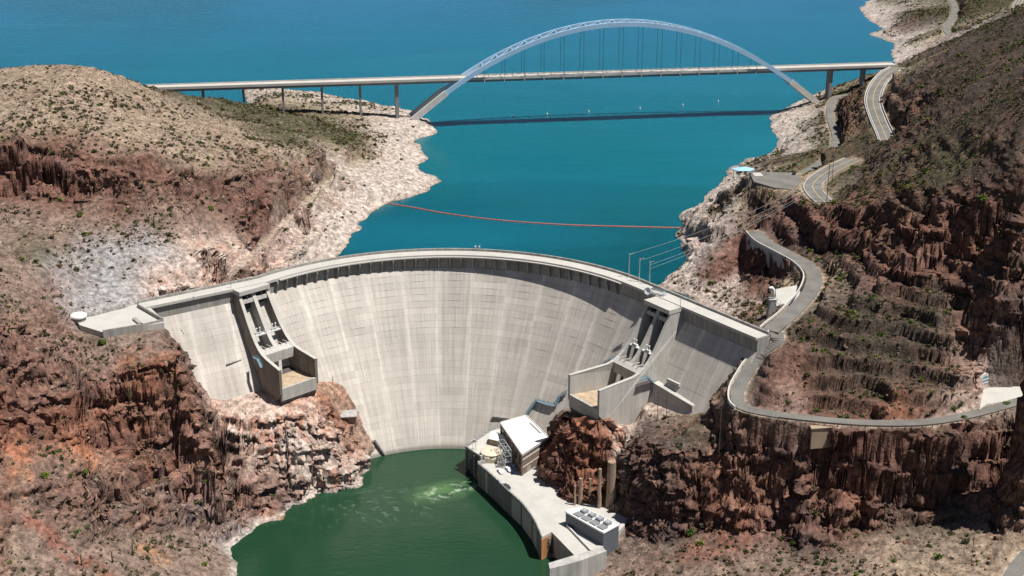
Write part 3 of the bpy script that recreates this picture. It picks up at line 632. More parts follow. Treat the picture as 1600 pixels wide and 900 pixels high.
# ------------------------------------------------------------------ dam
def face_material(name, col):
    m, t, b = nmat(name); L = t.links.new
    a = N(t, 'ShaderNodeAttribute'); a.attribute_name = 'Col'; uv = N(t, 'ShaderNodeUVMap'); uv.uv_map = 'UVMap'; g = N(t, 'ShaderNodeNewGeometry')
    def noise(s, d, sc, vec):
        mp = N(t, 'ShaderNodeMapping'); mp.inputs['Scale'].default_value = sc; L(vec, mp.inputs['Vector'])
        n = N(t, 'ShaderNodeTexNoise', Scale=s, Detail=d); L(mp.outputs['Vector'], n.inputs['Vector']); return n.outputs['Fac']
    def rng(src, lo, hi, f0, f1):
        q = N(t, 'ShaderNodeMapRange'); L(src, q.inputs['Value'])
        for kx, vx in (('From Min', f0), ('From Max', f1), ('To Min', lo), ('To Max', hi)): q.inputs[kx].default_value = vx
        return q.outputs['Result']
    def mul(x, y):
        q = N(t, 'ShaderNodeMath', operation='MULTIPLY'); L(x, q.inputs[0]); L(y, q.inputs[1]); return q.outputs[0]
    f = mul(rng(noise(1, 5, (.55, .03, 1), uv.outputs['UV']), .90, 1.10, .35, .65), rng(noise(1, 4, (1.6, .09, 1), uv.outputs['UV']), .94, 1.06, .35, .65))
    f = mul(f, rng(noise(.05, 4, (1, 1, 1), g.outputs['Position']), .93, 1.07, .35, .65))
    f = mul(f, rng(noise(2.0, 4, (1, 1, 1), g.outputs['Position']), .96, 1.04, .35, .65))
    vm = N(t, 'ShaderNodeVectorMath', operation='MULTIPLY'); L(a.outputs['Color'], vm.inputs[0]); vm.inputs[1].default_value = col
    v2 = N(t, 'ShaderNodeVectorMath', operation='SCALE'); L(vm.outputs['Vector'], v2.inputs[0]); L(f, v2.inputs['Scale'])
    # white lime runs below the lift joints
    sz = N(t, 'ShaderNodeSeparateXYZ'); L(uv.outputs['UV'], sz.inputs[0]); wl = N(t, 'ShaderNodeMix', data_type='RGBA'); L(rng(sz.outputs['Y'], .75, 0, -64.2, -62.6), wl.inputs['Factor']); L(v2.outputs['Vector'], wl.inputs[6]); wl.inputs[7].default_value = (.13, .12, .10, 1)
    st = rng(noise(1, 3, (2.4, .055, 1), uv.outputs['UV']), 0, .55, .58, .74)
    mx = N(t, 'ShaderNodeMix', data_type='RGBA'); L(st, mx.inputs['Factor']); L(wl.outputs[2], mx.inputs[6]); mx.inputs[7].default_value = (.62, .60, .56, 1)
    L(mx.outputs[2], b.inputs['Base Color']); b.inputs['Roughness'].default_value = .9; b.inputs['Specular IOR Level'].default_value = .2
    bn = N(t, 'ShaderNodeBump', Strength=.25, Distance=.15); L(noise(1.2, 5, (1, 1, .4), g.outputs['Position']), bn.inputs['Height']); L(bn.outputs['Normal'], b.inputs['Normal'])
    return m
M['face'] = face_material('lift_concrete', (.485, .442, .392))
dam = empty('dam', (0, 0, 0), label='tall curved pale concrete arch dam with two spillways, holding back the lake', cat='dam')
def strip(rows_pts):
    vs = []; fs = []; n = len(rows_pts[0])
    for r in rows_pts: vs += r
    for i in range(len(rows_pts)-1):
        for j in range(n-1): fs.append((i*n+j, i*n+j+1, (i+1)*n+j+1, (i+1)*n+j))
    return vs, fs
def sweep(name, prof, mat, parent, path=None, closed=True, **k):
    rows = [[Vector((p.x+n.x*o, p.y+n.y*o, z)) for o, z in prof+[prof[0]]] for p, n, s in (path or PATH)]
    vs, fs = strip(rows); k_ = len(prof)+1
    fs.append(tuple(range(k_-1))); fs.append(tuple(range(len(vs)-k_, len(vs)-1))[::-1])
    return mesh_obj(name, vs, fs, mat, parent, **k)
sweep('dam_wall', [(0.3, 23.3), (7.6, 23.3), (7.6, 17), (foff(17)-.07, 17), (foff(0)-.07, 0), (foff(-40)-.07, -40), (foff(-74)-.07, -74), (-3, -74), (0.3, -20)], M['conc_dark'], dam)
sweep('roadway', [(0.85, 23.3), (0.85, 23.95), (8.25, 23.95), (8.25, 23.3)], M['deckc'], dam)
sweep('upstream_parapet', [(-.1, 22.6), (-.1, 25.15), (.8, 25.15), (.8, 22.6)], M['conc_dark'], dam)
sweep('downstream_curb', [(8.27, 23.0), (8.27, 24.35), (8.75, 24.35), (8.75, 23.0)], M['deckc'], dam)
PL = PATH[-1][2]
def pos_s(s):
    for (p, n, a), (q, m, b) in zip(PATH[:-1], PATH[1:]):
        if a <= s <= b+1e-6:
            t = (s-a)/(b-a); return p.lerp(q, t), n.lerp(m, t).normalized()
    return PATH[-1][0], PATH[-1][1]
# lift blocks of the downstream face
S_ARC0 = PATH[8][2]; S_ARC1 = PATH[8+56][2]
cols = list(np.linspace(0, S_ARC0, 4)[:-1])+list(np.linspace(S_ARC0, S_ARC1, 12)[:-1])+list(np.linspace(S_ARC1, PL, 6))
lifts = [17-3.05*i for i in range(28)]
rb = random.Random(3); blocks = []
for c in range(len(cols)-1):
    ct = rb.uniform(.95, 1.04); a, b = cols[c], cols[c+1]; xj = a+(b-a)*rb.uniform(.3, .7)
    for r in range(len(lifts)-1):
        z1, z0 = lifts[r], lifts[r+1]
        halves = [(a, xj), (xj, b)] if rb.random() < .22 else [(a, b)]
        for (sa, sb) in halves:
            tone = ct*rb.uniform(.95, 1.05)*(1.10 if rb.random() < .08 else .92 if rb.random() < .1 else 1); pr = rb.uniform(.0, .06)
            m = 8; gap = .04; vs = []; uv = []; cc = []
            for zz_, dz in ((z1-.03, 0), (z0+.03, 0)):
                for i in range(m+1):
                    s = sa+gap+(sb-sa-2*gap)*i/m; p, n = pos_s(s); o = foff(zz_)+pr
                    vs.append((p.x+n.x*o, p.y+n.y*o, zz_)); uv.append((s, zz_))
                    e = min(s-a, b-s); wj = math.exp(-(e/1.0)**2)
                    cc.append(tone*(1+.24*wj))
            k = m+1
            for zz_, q in ((z1-.03, 0), (z0+.03, 1)):          # back edge, sunk into the wall
                for i in (0, m):
                    s = sa+gap+(sb-sa-2*gap)*i/m; p, n = pos_s(s); o = foff(zz_)-.3
                    vs.append((p.x+n.x*o, p.y+n.y*o, zz_)); uv.append((s, zz_)); cc.append(tone*.9)
            fs = [(i, i+1, k+i+1, k+i) for i in range(m)]
            t0, t1, u0, u1 = 2*k, 2*k+1, 2*k+2, 2*k+3
            fs += [(t0, 0, k, u0), (m, t1, u1, k+m)]
            fs += [tuple(range(m, -1, -1))+(t0, t1), (u1, u0)+tuple(range(k, k+m+1))]
            p, n = pos_s((sa+sb)/2); zc = (z0+z1)/2
            blocks.append((vs, fs, uv, cc, p+n*foff(zc), zc, (sb-sa)))
def vis(b):  # how large a block shows: hidden low corners of the valley come last
    g = ground(b[4].x+(0), b[4].y); sz = b[6]*(1 if b[5] > g+1 else .01)*(1 if b[5] > -66 else .01)
    return -sz
blocks.sort(key=vis)
def block_obj(name, lst, **k):
    V_, F_, U_, C_ = [], [], [], []
    for b in lst:
        n = len(V_); V_ += b[0]; F_ += [tuple(i+n for i in f) for f in b[1]]; U_ += b[2]; C_ += b[3]
    me = bpy.data.meshes.new(name); me.from_pydata(V_, [], F_); me.update(); me.materials.append(M['face'])
    ul = me.uv_layers.new(name='UVMap'); vi = np.empty(len(me.loops), dtype='i'); me.loops.foreach_get('vertex_index', vi)
    ul.data.foreach_set('uv', np.array(U_, dtype='f')[vi].ravel())
    at_ = me.color_attributes.new('Col', 'FLOAT_COLOR', 'POINT'); q = np.ones((len(V_), 4), dtype='f'); q[:, :3] = np.array(C_)[:, None]; at_.data.foreach_set('color', q.ravel())
    o = bpy.data.objects.new(name, me); COL.objects.link(o); o.parent = dam; return tag(o, **k)
for b in blocks[:296]: block_obj('concrete_block', [b])
block_obj('concrete_blocks', blocks[296:], kind='stuff')
# brackets under the crest
for i in range(35):
    t = math.radians(-47.6+3.0*i)
    if t > math.radians(50.5): break
    n = Vector((-math.sin(t), -math.cos(t))); l = Vector((n.y, -n.x)); p = arcp(t, DR); mb = MB(); h = .33
    pr_ = [(7.5, 23.0), (9.9, 23.0), (9.9, 21.6), (8.9, 18.2), (8.2, 16.2), (7.5, 16.2)]
    vs = [(p.x+n.x*o+l.x*s*h, p.y+n.y*o+l.y*s*h, z) for s in (-1, 1) for o, z in pr_]; m = len(pr_)
    mb.add(vs, [tuple(range(m)), tuple(range(2*m-1, m-1, -1))]+[(i2, i2+m, (i2+1) % m+m, (i2+1) % m) for i2 in range(m)]).build('bracket', M['conc_dark'], dam)
ARCP = [q for q in PATH if S_ARC0+6 < q[2] < S_ARC1-6]
sweep('walkway_edge', [(8.77, 22.95), (8.77, 23.5), (9.95, 23.5), (9.95, 22.95)], M['deckc'], dam, ARCP)

# ---- spillways
M['white_steel'] = surf('white_painted_steel', (.72, .72, .70), .45, .08, .8, .05)
M['blue_steel'] = surf('blue_green_steel', (.16, .27, .33), .5, .15, .8, .05)
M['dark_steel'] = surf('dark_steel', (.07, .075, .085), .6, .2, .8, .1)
M['bay_shade_conc'] = surf('stained_bay_shade_concrete', (.095, .085, .078), .9, .2, .2, .3, 2, streak=.25)  # stain streaks on a base darkened to carry the shade inside the bays
M['floor_stain'] = surf('silted_concrete', (.42, .32, .22), .9, .22, .3, .3, 2, streak=.1, var2=.15)
def spillway(name, cx, cy, az, L, W0, W1, zl, wallm, flip):
    a = math.radians(az); d = Vector((math.sin(a), math.cos(a))); l = Vector((-d.y, d.x))
    sp = empty(name); sp.parent = dam; sp['label'] = 'spillway chute with two steep bays'
    def hw(t): return W0/2+(W1-W0)/2*max(0, min(1, t/L))
    def T(li, t, z): return Vector((cx+d.x*t+l.x*li, cy+d.y*t+l.y*li, z))
    top = [(-.5, 21.8), (3, 15.8), (7, 9.0), (10, 4.4), (13, .8), (16, -1.8), (19, -3.5), (23, -4.5), (L, zl+.0)]
    def slab(name_, lf0, lf1, prof, mat):
        n = len(prof); vs = [T(lf0(t), t, z) for t, z in prof]+[T(lf1(t), t, z) for t, z in prof]
        return mesh_obj(name_, vs, [tuple(range(n)), tuple(range(2*n-1, n-1, -1))]+[(i, i+n, (i+1) % n+n, (i+1) % n) for i in range(n)], mat, sp)
    for sd_ in (-1, 1):
        slab('wall_cap', lambda t: sd_*(hw(t)-1.4), lambda t: sd_*(hw(t)+.3), [(t, z+.28) for t, z in [(-2, 21.8)]+top]+[(t, z+.02) for t, z in ([(-2, 21.8)]+top)[::-1]], M['deckc'])
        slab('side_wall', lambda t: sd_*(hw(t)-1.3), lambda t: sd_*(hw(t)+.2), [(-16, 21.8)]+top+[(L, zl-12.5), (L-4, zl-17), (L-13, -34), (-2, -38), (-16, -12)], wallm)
    slab('centre_pier', lambda t: -1.0, lambda t: 1.0, [(-3, 21.5)]+[(t, z-.25) for t, z in top[:7]]+[(19, -13), (8, -16), (-3, 2)], M['deckc'] if not flip else M['concrete'])
    fl = [(-8, 13), (-2, 5.5), (4, -4), (9, -10.5), (14, -14.5), (20, -16), (26, -16.3), (L-.15, zl-10)]
    slab('chute_floor', lambda t: -(hw(t)-1.25), lambda t: hw(t)-1.25, fl+[(L-.15, zl-17), (L-5, -34), (2, -34), (-8, -8)], M['bay_shade_conc'])
    slab('apron', lambda t: -(hw(t)-1.27), lambda t: hw(t)-1.27, [(20.5, -15.93), (26, -16.2), (L-.1, zl-9.9), (L-.1, zl-10.2), (26, -16.4), (20.5, -16.2)], M['floor_stain'])
    slab('flip_lip', lambda t: -(hw(t)-.9), lambda t: hw(t)-.9, [(L-.9, zl-9.6), (L+.15, zl-9.7), (L+.15, zl-16), (L-2, zl-17.5), (L-.9, zl-10.4)], M['concrete'])
    slab('cross_beam', lambda t: -(hw(t)-1.28), lambda t: hw(t)-1.28, [(16.2, -1.9), (19.6, -3.7), (19.6, -8.7), (16.2, -8.7)], M['concrete'])
    mb = MB(); mb.box(T(0, 19.0, -16), 1.7, 1.3, 7.4, -a); mb.build('beam_post', M['white_steel'], sp)
    # head works: slab, dark slot, beam
    slab('deck_slab', lambda t: -(W0/2+.4), lambda t: W0/2+.4, [(-14.5, 24.0), (1.2, 24.0), (1.2, 21.9), (-14.5, 21.9)], M['deckc'])
    slab('gate_beam', lambda t: -(W0/2-1.0), lambda t: W0/2-1.0, [(-.9, 19.2), (.7, 19.2), (1.1, 17.4), (-.9, 17.4)], M['concrete'])
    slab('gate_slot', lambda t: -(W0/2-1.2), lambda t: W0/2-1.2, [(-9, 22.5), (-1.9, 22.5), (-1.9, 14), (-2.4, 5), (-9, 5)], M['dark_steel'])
    mb = MB()
    for s_ in (-1, 1):
        c = s_*(W0/4-.1)
        mb.box(T(c, .5, 19.3), .5, .5, 2.5, -a)
    mb.build('slot_post', M['dark_steel'], sp)
    for s_ in (-1, 1):                                          # hoist bridges over the bays
        c = s_*(hw(10)/2); wd = hw(10)-2.0
        br = slab('hoist_bridge', lambda t, c=c: c-wd/2, lambda t, c=c: c+wd/2, [(8.6, 3.5), (10.4, 3.5), (10.4, 2.9), (8.6, 2.9)], M['white_steel'])
        mb = MB()
        for li in (-1.2, .6): mb.tube([T(c+li, 9.5, 3.5), T(c+li, 9.5, 6.2)], .28, 8); mb.box(T(c+li, 9.5, 3.5), 1.5, 1.3, 1.0, -a)
        for li in (-1.2, .6): mb.revolve([(.2, 6.2), (.45, 6.4), (.4, 6.9), (.15, 7.0)], 8, T(c+li, 9.5, 0))
        mb.build('hoist', M['white_steel'], br) if False else mb.build('hoist', M['white_steel'], sp)
        mb = MB()
        for li in (-wd/2+.2, 0, wd/2-.2): mb.tube([T(c+li, 10.3, 3.5), T(c+li, 10.3, 4.7)], .06, 4)
        mb.tube([T(c-wd/2, 10.3, 4.7), T(c+wd/2, 10.3, 4.7)], .07, 4); mb.build('handrail', M['white_steel'], sp)
        slab('gate', lambda t, c=c: c-wd/2, lambda t, c=c: c+wd/2, [(2.5, 2.5), (3.0, 2.5), (12.0, -13.0), (11.0, -13.0)], M['dark_steel'])
    for s_ in (-1, 1):
        for k in (-.5, .5): MB().beam(T(s_*hw(14)/2+k*3, 13.5, -1.5), T(s_*hw(14)/2+k*3, 17.5, -1.2), .35, .5).build('strut', M['deckc'], sp)
    if flip: pass
    return sp, T, hw
spL, TL, hwL = spillway('left_spillway_chute'.replace('left_', ''), -127.0, 651.6, 136.5, 35, 16.8, 22.0, -6.2, surf('brown_stained_shade_concrete', (.20, .17, .145), .9, .18, .12, .3, 2, streak=.2, var2=.1), False)  # brown staining, with the shade on these side walls put into the colour
spR, TR, hwR = spillway('spillway_chute', 69.6, 628.1, 234.5, 44.5, 17.4, 23.2, -5.2, M['concrete'], True)
spL['label'] = 'spillway on the side of the dam nearer the round white tank'; spR['label'] = 'spillway on the side of the dam nearer the steel poles'
# triangular web that ties the right spillway to the wing face
def catwalk(name_, pts, wd, mat, label, posts=True):
    o = empty(name_, label=label, cat='catwalk'); mb = MB(); mr = MB()
    for a, b in zip(pts[:-1], pts[1:]):
        mb.beam(a, b, wd, .18); d = (b-a); l = Vector((-d.y, d.x, 0)).normalized()*wd/2; m = max(2, int(d.length/1.6))
        for s_ in (-1, 1):
            for h in (.55, 1.1): mr.tube([a+l*s_+Vector((0, 0, h)), b+l*s_+Vector((0, 0, h))], .07, 4)
            for i in range(m+1):
                p = a+d*i/m+l*s_; mr.tube([p, p+Vector((0, 0, 1.1))], .06, 4)
        if posts:
            for f in (.1, .9):
                p = a+d*f; g = ground(p.x, p.y)
                if 1 < p.z-g < 14: mr.tube([p, Vector((p.x, p.y, g-.5))], .12, 4)
    mb.build('walkway', mat, o); mr.build('railing', mat, o); return o
def fp(px, py, off=.8):
    "point on the downstream face"
    u = (px-800)/FPX; v = (450-py)/FPX; d = Vector((u, math.cos(PITCH)+v*math.sin(PITCH), -math.sin(PITCH)+v*math.cos(PITCH))); t = 450
    while t < 950:
        q = Vector((0, 0, CAMH))+d*t
        if q.z < 17:
            if inset(q.x, q.y) < foff(q.z)+off: return q
        t += .3
def inset(x, y):
    t = math.atan2(x-DC.x, y-DC.y)
    if T0 <= t <= T1: return DR-math.hypot(x-DC.x, y-DC.y)
    a, b = (LW1, A0) if t < T0 else (A1, RW1); e = (b-a).normalized(); n = Vector((e.y, -e.x)); return (Vector((x, y))-a).dot(n)
catwalk('face_catwalk', [fp(886, 612, 1.5), fp(874, 620, 1.5), fp(868, 634, 1.5), fp(850, 630, 1.5), fp(838, 626, 1.5), fp(828, 640, 1.5), fp(820, 652, 1.5)], 1.6, M['blue_steel'], 'blue grey steel catwalk stepping down the dam face from the bigger bucket to the powerhouse')
catwalk('chute_catwalk', [TL(-11.9, 15, -5), TL(-12.4, 19, -4.6), TL(-12.4, 22, -8)], 1.3, M['blue_steel'], 'small blue steel landing on the shaded side wall of the spillway nearer the round tank', False)
catwalk('chute_catwalk', [fp(1022, 600, 1.6), TR(11.7+1, 17, -5), TR(11.9+1, 21, -5.2)], 1.5, M['blue_steel'], 'blue steel catwalk bent round the outer wall of the spillway nearer the poles', False)
catwalk('chute_catwalk', [fp(943, 568, 1.5), TR(-11.0, 16, -3.2), TR(-11.4, 19, -4.2)], 1.3, M['blue_steel'], 'short blue steel landing where the bigger bucket meets the curved dam face', False)
def outlet(px, py, px2, py2, r, lab, cat='pipe'):
    a = fp(px, py, .3); b = fp(px2, py2, 1.2); mb = MB(); mb.tube([a, b], r, 10); o = mb.build('outlet_pipe', M['conc_dark'], label=lab, cat=cat); return o
outlet(797, 654, 770, 651, .75, 'short grey pipe lying on the dam face above the white roofed powerhouse')
outlet(377, 562, 354, 569, .35, 'thin pipe on the dam face beside the shaded spillway wall')
# buttress strip wall at the foot of the right wing
p0, p1 = fp(1028, 598, 0), fp(1090, 625, 0)
e = (p1-p0).xy.normalized(); n = Vector((e.y, -e.x)); zt = p0.z+1
mb = MB(); q0 = p0.xy-n*4; q1 = p1.xy-n*2
mb.hexa([(q0.x, q0.y, zt-22), (q1.x, q1.y, zt-20), (q1.x+n.x*5.2, q1.y+n.y*5.2, zt-20), (q0.x+n.x*7.2, q0.y+n.y*7.2, zt-22)], [(q0.x, q0.y, zt), (q1.x, q1.y, zt-2.2), (q1.x+n.x*5.2, q1.y+n.y*5.2, zt-2.2), (q0.x+n.x*7.2, q0.y+n.y*7.2, zt)])
mb.build('buttress', M['concrete'], dam, bevel=.1)
mb = MB(); a = fp(1043, 593, 1.4); b = fp(1062, 602, 1.4); mb.beam(a, b, 1.2, 1.4); mb.build('ledge_block', M['deckc'], dam)

# ------------------------------------------------------------------ deck at the left end, with tank
pl = empty('abutment_platform', label='broad pale concrete platform at the left end of the dam', cat='platform')
def flat(pxs, z): return [at(*q, z).xy for q in pxs]
mb = MB(); mb.prism(flat(((116, 497), (205, 475), (222, 469), (256, 500), (256, 504), (160, 519), (125, 508)), 23.6), 16, 23.6); mb.build('slab', M['deckc'], pl)
mb = MB()
def lowwall(mb, pts, w_, z0, z1):
    for a, b in zip(pts[:-1], pts[1:]):
        d = (b-a).normalized(); l = Vector((-d.y, d.x))*w_/2; a2 = a-d*w_/2; b2 = b+d*w_/2
        mb.hexa([(*(a2-l), z0), (*(a2+l), z0), (*(b2+l), z0), (*(b2-l), z0)][::-1], [(*(a2-l), z1), (*(a2+l), z1), (*(b2+l), z1), (*(b2-l), z1)][::-1])
lowwall(mb, flat(((162, 518), (222, 508), (254, 501)), 24), .8, 18, 24.7); mb.build('front_parapet', M['conc_dark'], pl)
mb = MB(); lowwall(mb, flat(((254, 501), (216, 479)), 24), .8, 18, 25.3); mb.build('side_parapet', M['conc_dark'], pl)
mb = MB(); mb.hexa(*[[(*p, z) for p in flat(((207, 500), (212, 498), (223, 507), (217, 508)), 23.7)] for z in (23.0, 24.6)]); mb.build('hatch', M['conc_dark'], pl)
tk = empty('water_tank', at(123, 500, 23.6), label='round white water tank on the far left corner of the concrete platform', cat='tank')
mb = MB(); mb.revolve([(3.4, -.6), (3.4, 1.5)], 28); mb.build('base_ring', M['conc_dark'], tk, True)
mb = MB(); mb.revolve([(3.7, 1.5), (3.9, 1.7), (3.9, 2.6), (3.2, 3.0), (.3, 3.3)], 28); mb.build('lid', M['white_steel'], tk, True)
mb = MB(); mb.tube([(0, 0, 3.2), (0, 0, 4.6)], .1, 6); mb.build('vent', M['white_steel'], tk)
# ------------------------------------------------------------------ things on the crest
M['galv'] = surf('galvanised_steel', (.48, .50, .52), .4, .08, .8, .03, metal=.3)
M['wire'] = surf('cable_metal', (.5, .52, .54), .5, 0, 1, 0)
wtop = []
for px, py, ty, lab in ((982, 452, 398, 'tall steel pole rising from the dam crest, first from the open water'), (998, 459, 405, 'middle one of the three tall steel poles on the dam crest'), (1014, 463, 410, 'tall steel pole on the dam crest nearest the satellite dish')):
    b = at(px, py, 17.6); h = 0
    while True:
        q = Vector((b.x, b.y, 17+h)); dep = q.y*math.cos(PITCH)-(q.z-CAMH)*math.sin(PITCH); Y = 450-FPX*(q.y*math.sin(PITCH)+(q.z-CAMH)*math.cos(PITCH))/dep
        if Y < ty or h > 40: break
        h += .2
    mb = MB(); po = empty('crest_pole', b, label=lab, cat='pole', group='tall steel poles on the dam crest')
    mb.tube([(0, 0, -2), (0, 0, h)], .32, 8, .2); mb.build('shaft', M['galv'], po)
    mb = MB(); mb.beam((0, 0, h-.6), (2.2, 1.2, h-.4), .15, .2); mb.build('arm', M['galv'], po); wtop.append(Vector((b.x, b.y, 17.6+h-.4)))
def wire(pts, r, lab, name='power_line'):
    mb = MB(); mb.tube(pts, r, 4); return mb.build(name, M['wire'], label=lab, cat='cable', group='power lines from the crest poles to the hillside')
def sag(a, b, s, n=14): return [a.lerp(b, i/n)-Vector((0, 0, s*4*(i/n)*(1-i/n))) for i in range(n+1)]
UP = at(1292, 309, 41.)
for i, (a, dz) in enumerate(((wtop[0], 0), (wtop[1], -1), (wtop[2], -1.5), (wtop[2], -3.5))):
    lb = ('uppermost thin power line crossing from the first crest pole to the hillside pole', 'second thin power line from the top, off the middle crest pole', 'third thin power line from the top, off the pole by the dish', 'lowest thin power line crossing from the crest to the hillside pole')[i]
    wire(sag(a+Vector((0, 0, dz)), UP+Vector((.6, 0, 13.5-i*1.3)), 3.5), .045, lb)
ds = empty('satellite_dish', at(1012, 463, 24), label='white satellite dish at the front edge of the spillway deck below the poles', cat='dish')
mb = MB(); mb.tube([(0, 0, 0), (0, 0, 1.6)], .15, 8); mb.build('mast', M['galv'], ds)
n_ = 16; dd = Vector((-.55, -.75, .35)).normalized(); u_ = dd.cross(Vector((0, 0, 1))).normalized(); v_ = u_.cross(dd); vs = []; fs = []
for k, (r_, dz) in enumerate(((0.05, 0), (.8, .07), (1.5, .28), (2.0, .55), (1.95, .45), (.8, -.1), (0.05, -.15))):
    for i in range(n_): vs.append(Vector((0, 0, 2.6))+dd*dz+(u_*math.cos(2*math.pi*i/n_)+v_*math.sin(2*math.pi*i/n_))*r_)
for k in range(6):
    for i in range(n_): fs.append((k*n_+i, k*n_+(i+1) % n_, (k+1)*n_+(i+1) % n_, (k+1)*n_+i))
mesh_obj('reflector', vs, fs, M['white_steel'], ds, True)
mb = MB(); mb.tube([Vector((0, 0, 2.6)), Vector((0, 0, 2.6))+dd*1.4], .07, 5); mb.build('feed_arm', M['galv'], ds)
fr = empty('antenna_rack', at(1028, 461, 23.9), label='small blue steel lattice rack on the spillway deck beside the dish', cat='rack')
mb = MB(); R_ = Matrix.Rotation(math.radians(-35), 3, 'Z')
g_ = [R_ @ Vector(q) for q in ((-3.6, -1.4, 0), (3.6, -1.4, 0), (3.6, 1.4, 0), (-3.6, 1.4, 0))]
for q in g_: mb.tube([q, q+Vector((0, 0, 2.8))], .1, 4)
for i in range(4):
    for h in (1.4, 2.8): mb.tube([g_[i]+Vector((0, 0, h)), g_[(i+1) % 4]+Vector((0, 0, h))], .08, 4)
    mb.tube([g_[i], g_[(i+1) % 4]+Vector((0, 0, 2.8))], .06, 4)
mb.build('frame', M['blue_steel'], fr)
mb = MB()
for k in range(5): mb.box(R_ @ Vector((-2.8+1.4*k, 0, 2.82)), 1.0, 2.4, .12, math.radians(-35))
mb.build('solar_panel', M['dark_steel'], fr)
for px, py, z, lab in ((361, 450, 24, 'thin lamp post on the deck of the spillway nearer the round tank'), (303, 477, 24, 'thin lamp post at the inner corner of the concrete platform'), (1063, 481, 24, 'thin lamp post on the deck of the spillway nearer the satellite dish')):
    p = at(px, py, z); p.z = 23.6; o = empty('lamp_post', p, label=lab, cat='lamp post'); mb = MB(); mb.tube([(0, 0, 0), (0, 0, 4.6)], .12, 6, .08); mb.build('post', M['dark_steel'], o)
    mb = MB(); mb.box((0, 0, 4.6), .9, .3, .2); mb.build('lamp', M['galv'], o)
for k, (px, lab) in enumerate(((743, 'pale blue instrument box on the crest parapet, left one of the pair'), (749, 'pale blue instrument box on the crest parapet, right one of the pair'))):
    p = at(px, 391, 24); p.z = 23.9; o = empty('instrument_stand', p, label=lab, cat='instrument', group='instrument boxes on the crest'); mb = MB(); mb.tube([(0, 0, 0), (0, 0, 1.9)], .1, 5); mb.build('stand', M['galv'], o)
    mb = MB(); mb.box((0, 0, 1.7), .9, .6, .8); mb.build('housing', M['white_steel'], o)
# ------------------------------------------------------------------ roads
M['asphalt'] = surf('asphalt', (.165, .155, .14), .9, .2, .12, .15, 3, var2=.08)
M['line'] = surf('road_paint', (.68, .66, .6), .7, .12, 1, .05)
M['yellow'] = surf('yellow_road_paint', (.55, .42, .16), .7, .12, 1, .05)
M['kerb'] = surf('white_concrete', (.60, .58, .54), .85, .1, .3, .15, 2)
M['wall'] = surf('retaining_concrete', (.40, .385, .36), .9, .12, .15, .2, 2, streak=.15)
M['tan'] = surf('tan_render', (.36, .27, .19), .85, .08, .3, .1)
M['timber'] = surf('weathered_timber', (.13, .10, .08), .8, .2, .8, .2)
def offs(poly, o, dz=0):
    out = []
    for i, p in enumerate(poly):
        d = (poly[min(i+1, len(poly)-1)]-poly[max(i-1, 0)]).xy.normalized(); out.append(Vector((p.x-d.y*o, p.y+d.x*o, p.z+dz)))
    return out
def ribbon(name, poly, o0, o1, z, mat, th=.0, **k):
    a = offs(poly, o0, z); b = offs(poly, o1, z); m = len(poly); vs = a+b
    fs = [(i, i+1, m+i+1, m+i) for i in range(m-1)]
    if o1 > o0: fs = [f[::-1] for f in fs]
    if th:
        vs = vs+[v-Vector((0, 0, th)) for v in a+b]; q = 2*m
        fs += [(i+1, i, q+i, q+i+1) if o1 > o0 else (i, i+1, q+i+1, q+i) for i in range(m-1)]+[(m+i, m+i+1, q+m+i+1, q+m+i) for i in range(m-1)]+[(0, m, q+m, q), (m-1, q+m-1, q+2*m-1, 2*m-1)]
    return mesh_obj(name, vs, fs, mat, **k)
def dense(poly, step=2.5):
    out = []
    for a, b in zip(poly[:-1], poly[1:]):
        n = max(1, int((b-a).length/step)); out += [a.lerp(b, i/n) for i in range(n)]
    return out+[poly[-1]]
RD = {}
for k, (pl_, wd, mt) in ROADS.items():
    if mt:
        pl_ = dense(pl_); RD[k] = pl_; hwid = wd/2-.3
        r_ = ribbon('road', pl_, -hwid, hwid, .05, M['asphalt'], .9, kind='structure', label={'highway': 'main highway bending round the lake overlook', 'bridge_road': 'two lane highway leaving the bridge', 'shore_road': 'narrow grey road above the shore', 'crest_road': 'wide curving road down to the end of the dam', 'canyon_road': 'narrow road cut round the canyon side below the dam', 'far_road': 'narrow road winding behind the far shore', 'upper_road': 'road at the top right corner', 'corner_road': 'road in the lower right corner'}[k])
        if k in ('highway', 'bridge_road', 'upper_road'):
            ribbon('lane_marking', pl_, -hwid+.5, -hwid+.75, .056, M['line'], parent=r_); ribbon('lane_marking', pl_, hwid-.75, hwid-.5, .056, M['line'], parent=r_); ribbon('centre_line', pl_, -.15, .15, .056, M['yellow'], parent=r_)
for p_ in ():
    ribbon('lane_marking', offs(RD[p_], 3.0)[8:-8], -.15, .15, .056, M['line'])['kind'] = 'structure'
mb = MB(); mb.prism([q.xy for q in PARKING], 39.0, 40.06); mb.build('parking_lot', M['asphalt'], kind='structure')
mb = MB(); mb.prism([q.xy for q in APRON], 3.6, 4.25); mb.build('tunnel_apron', M['deckc'], kind='structure')
mb = MB(); mb.prism([q.xy for q in PAD2], 19, 20.1); mb.build('pavement', M['deckc'], kind='structure')
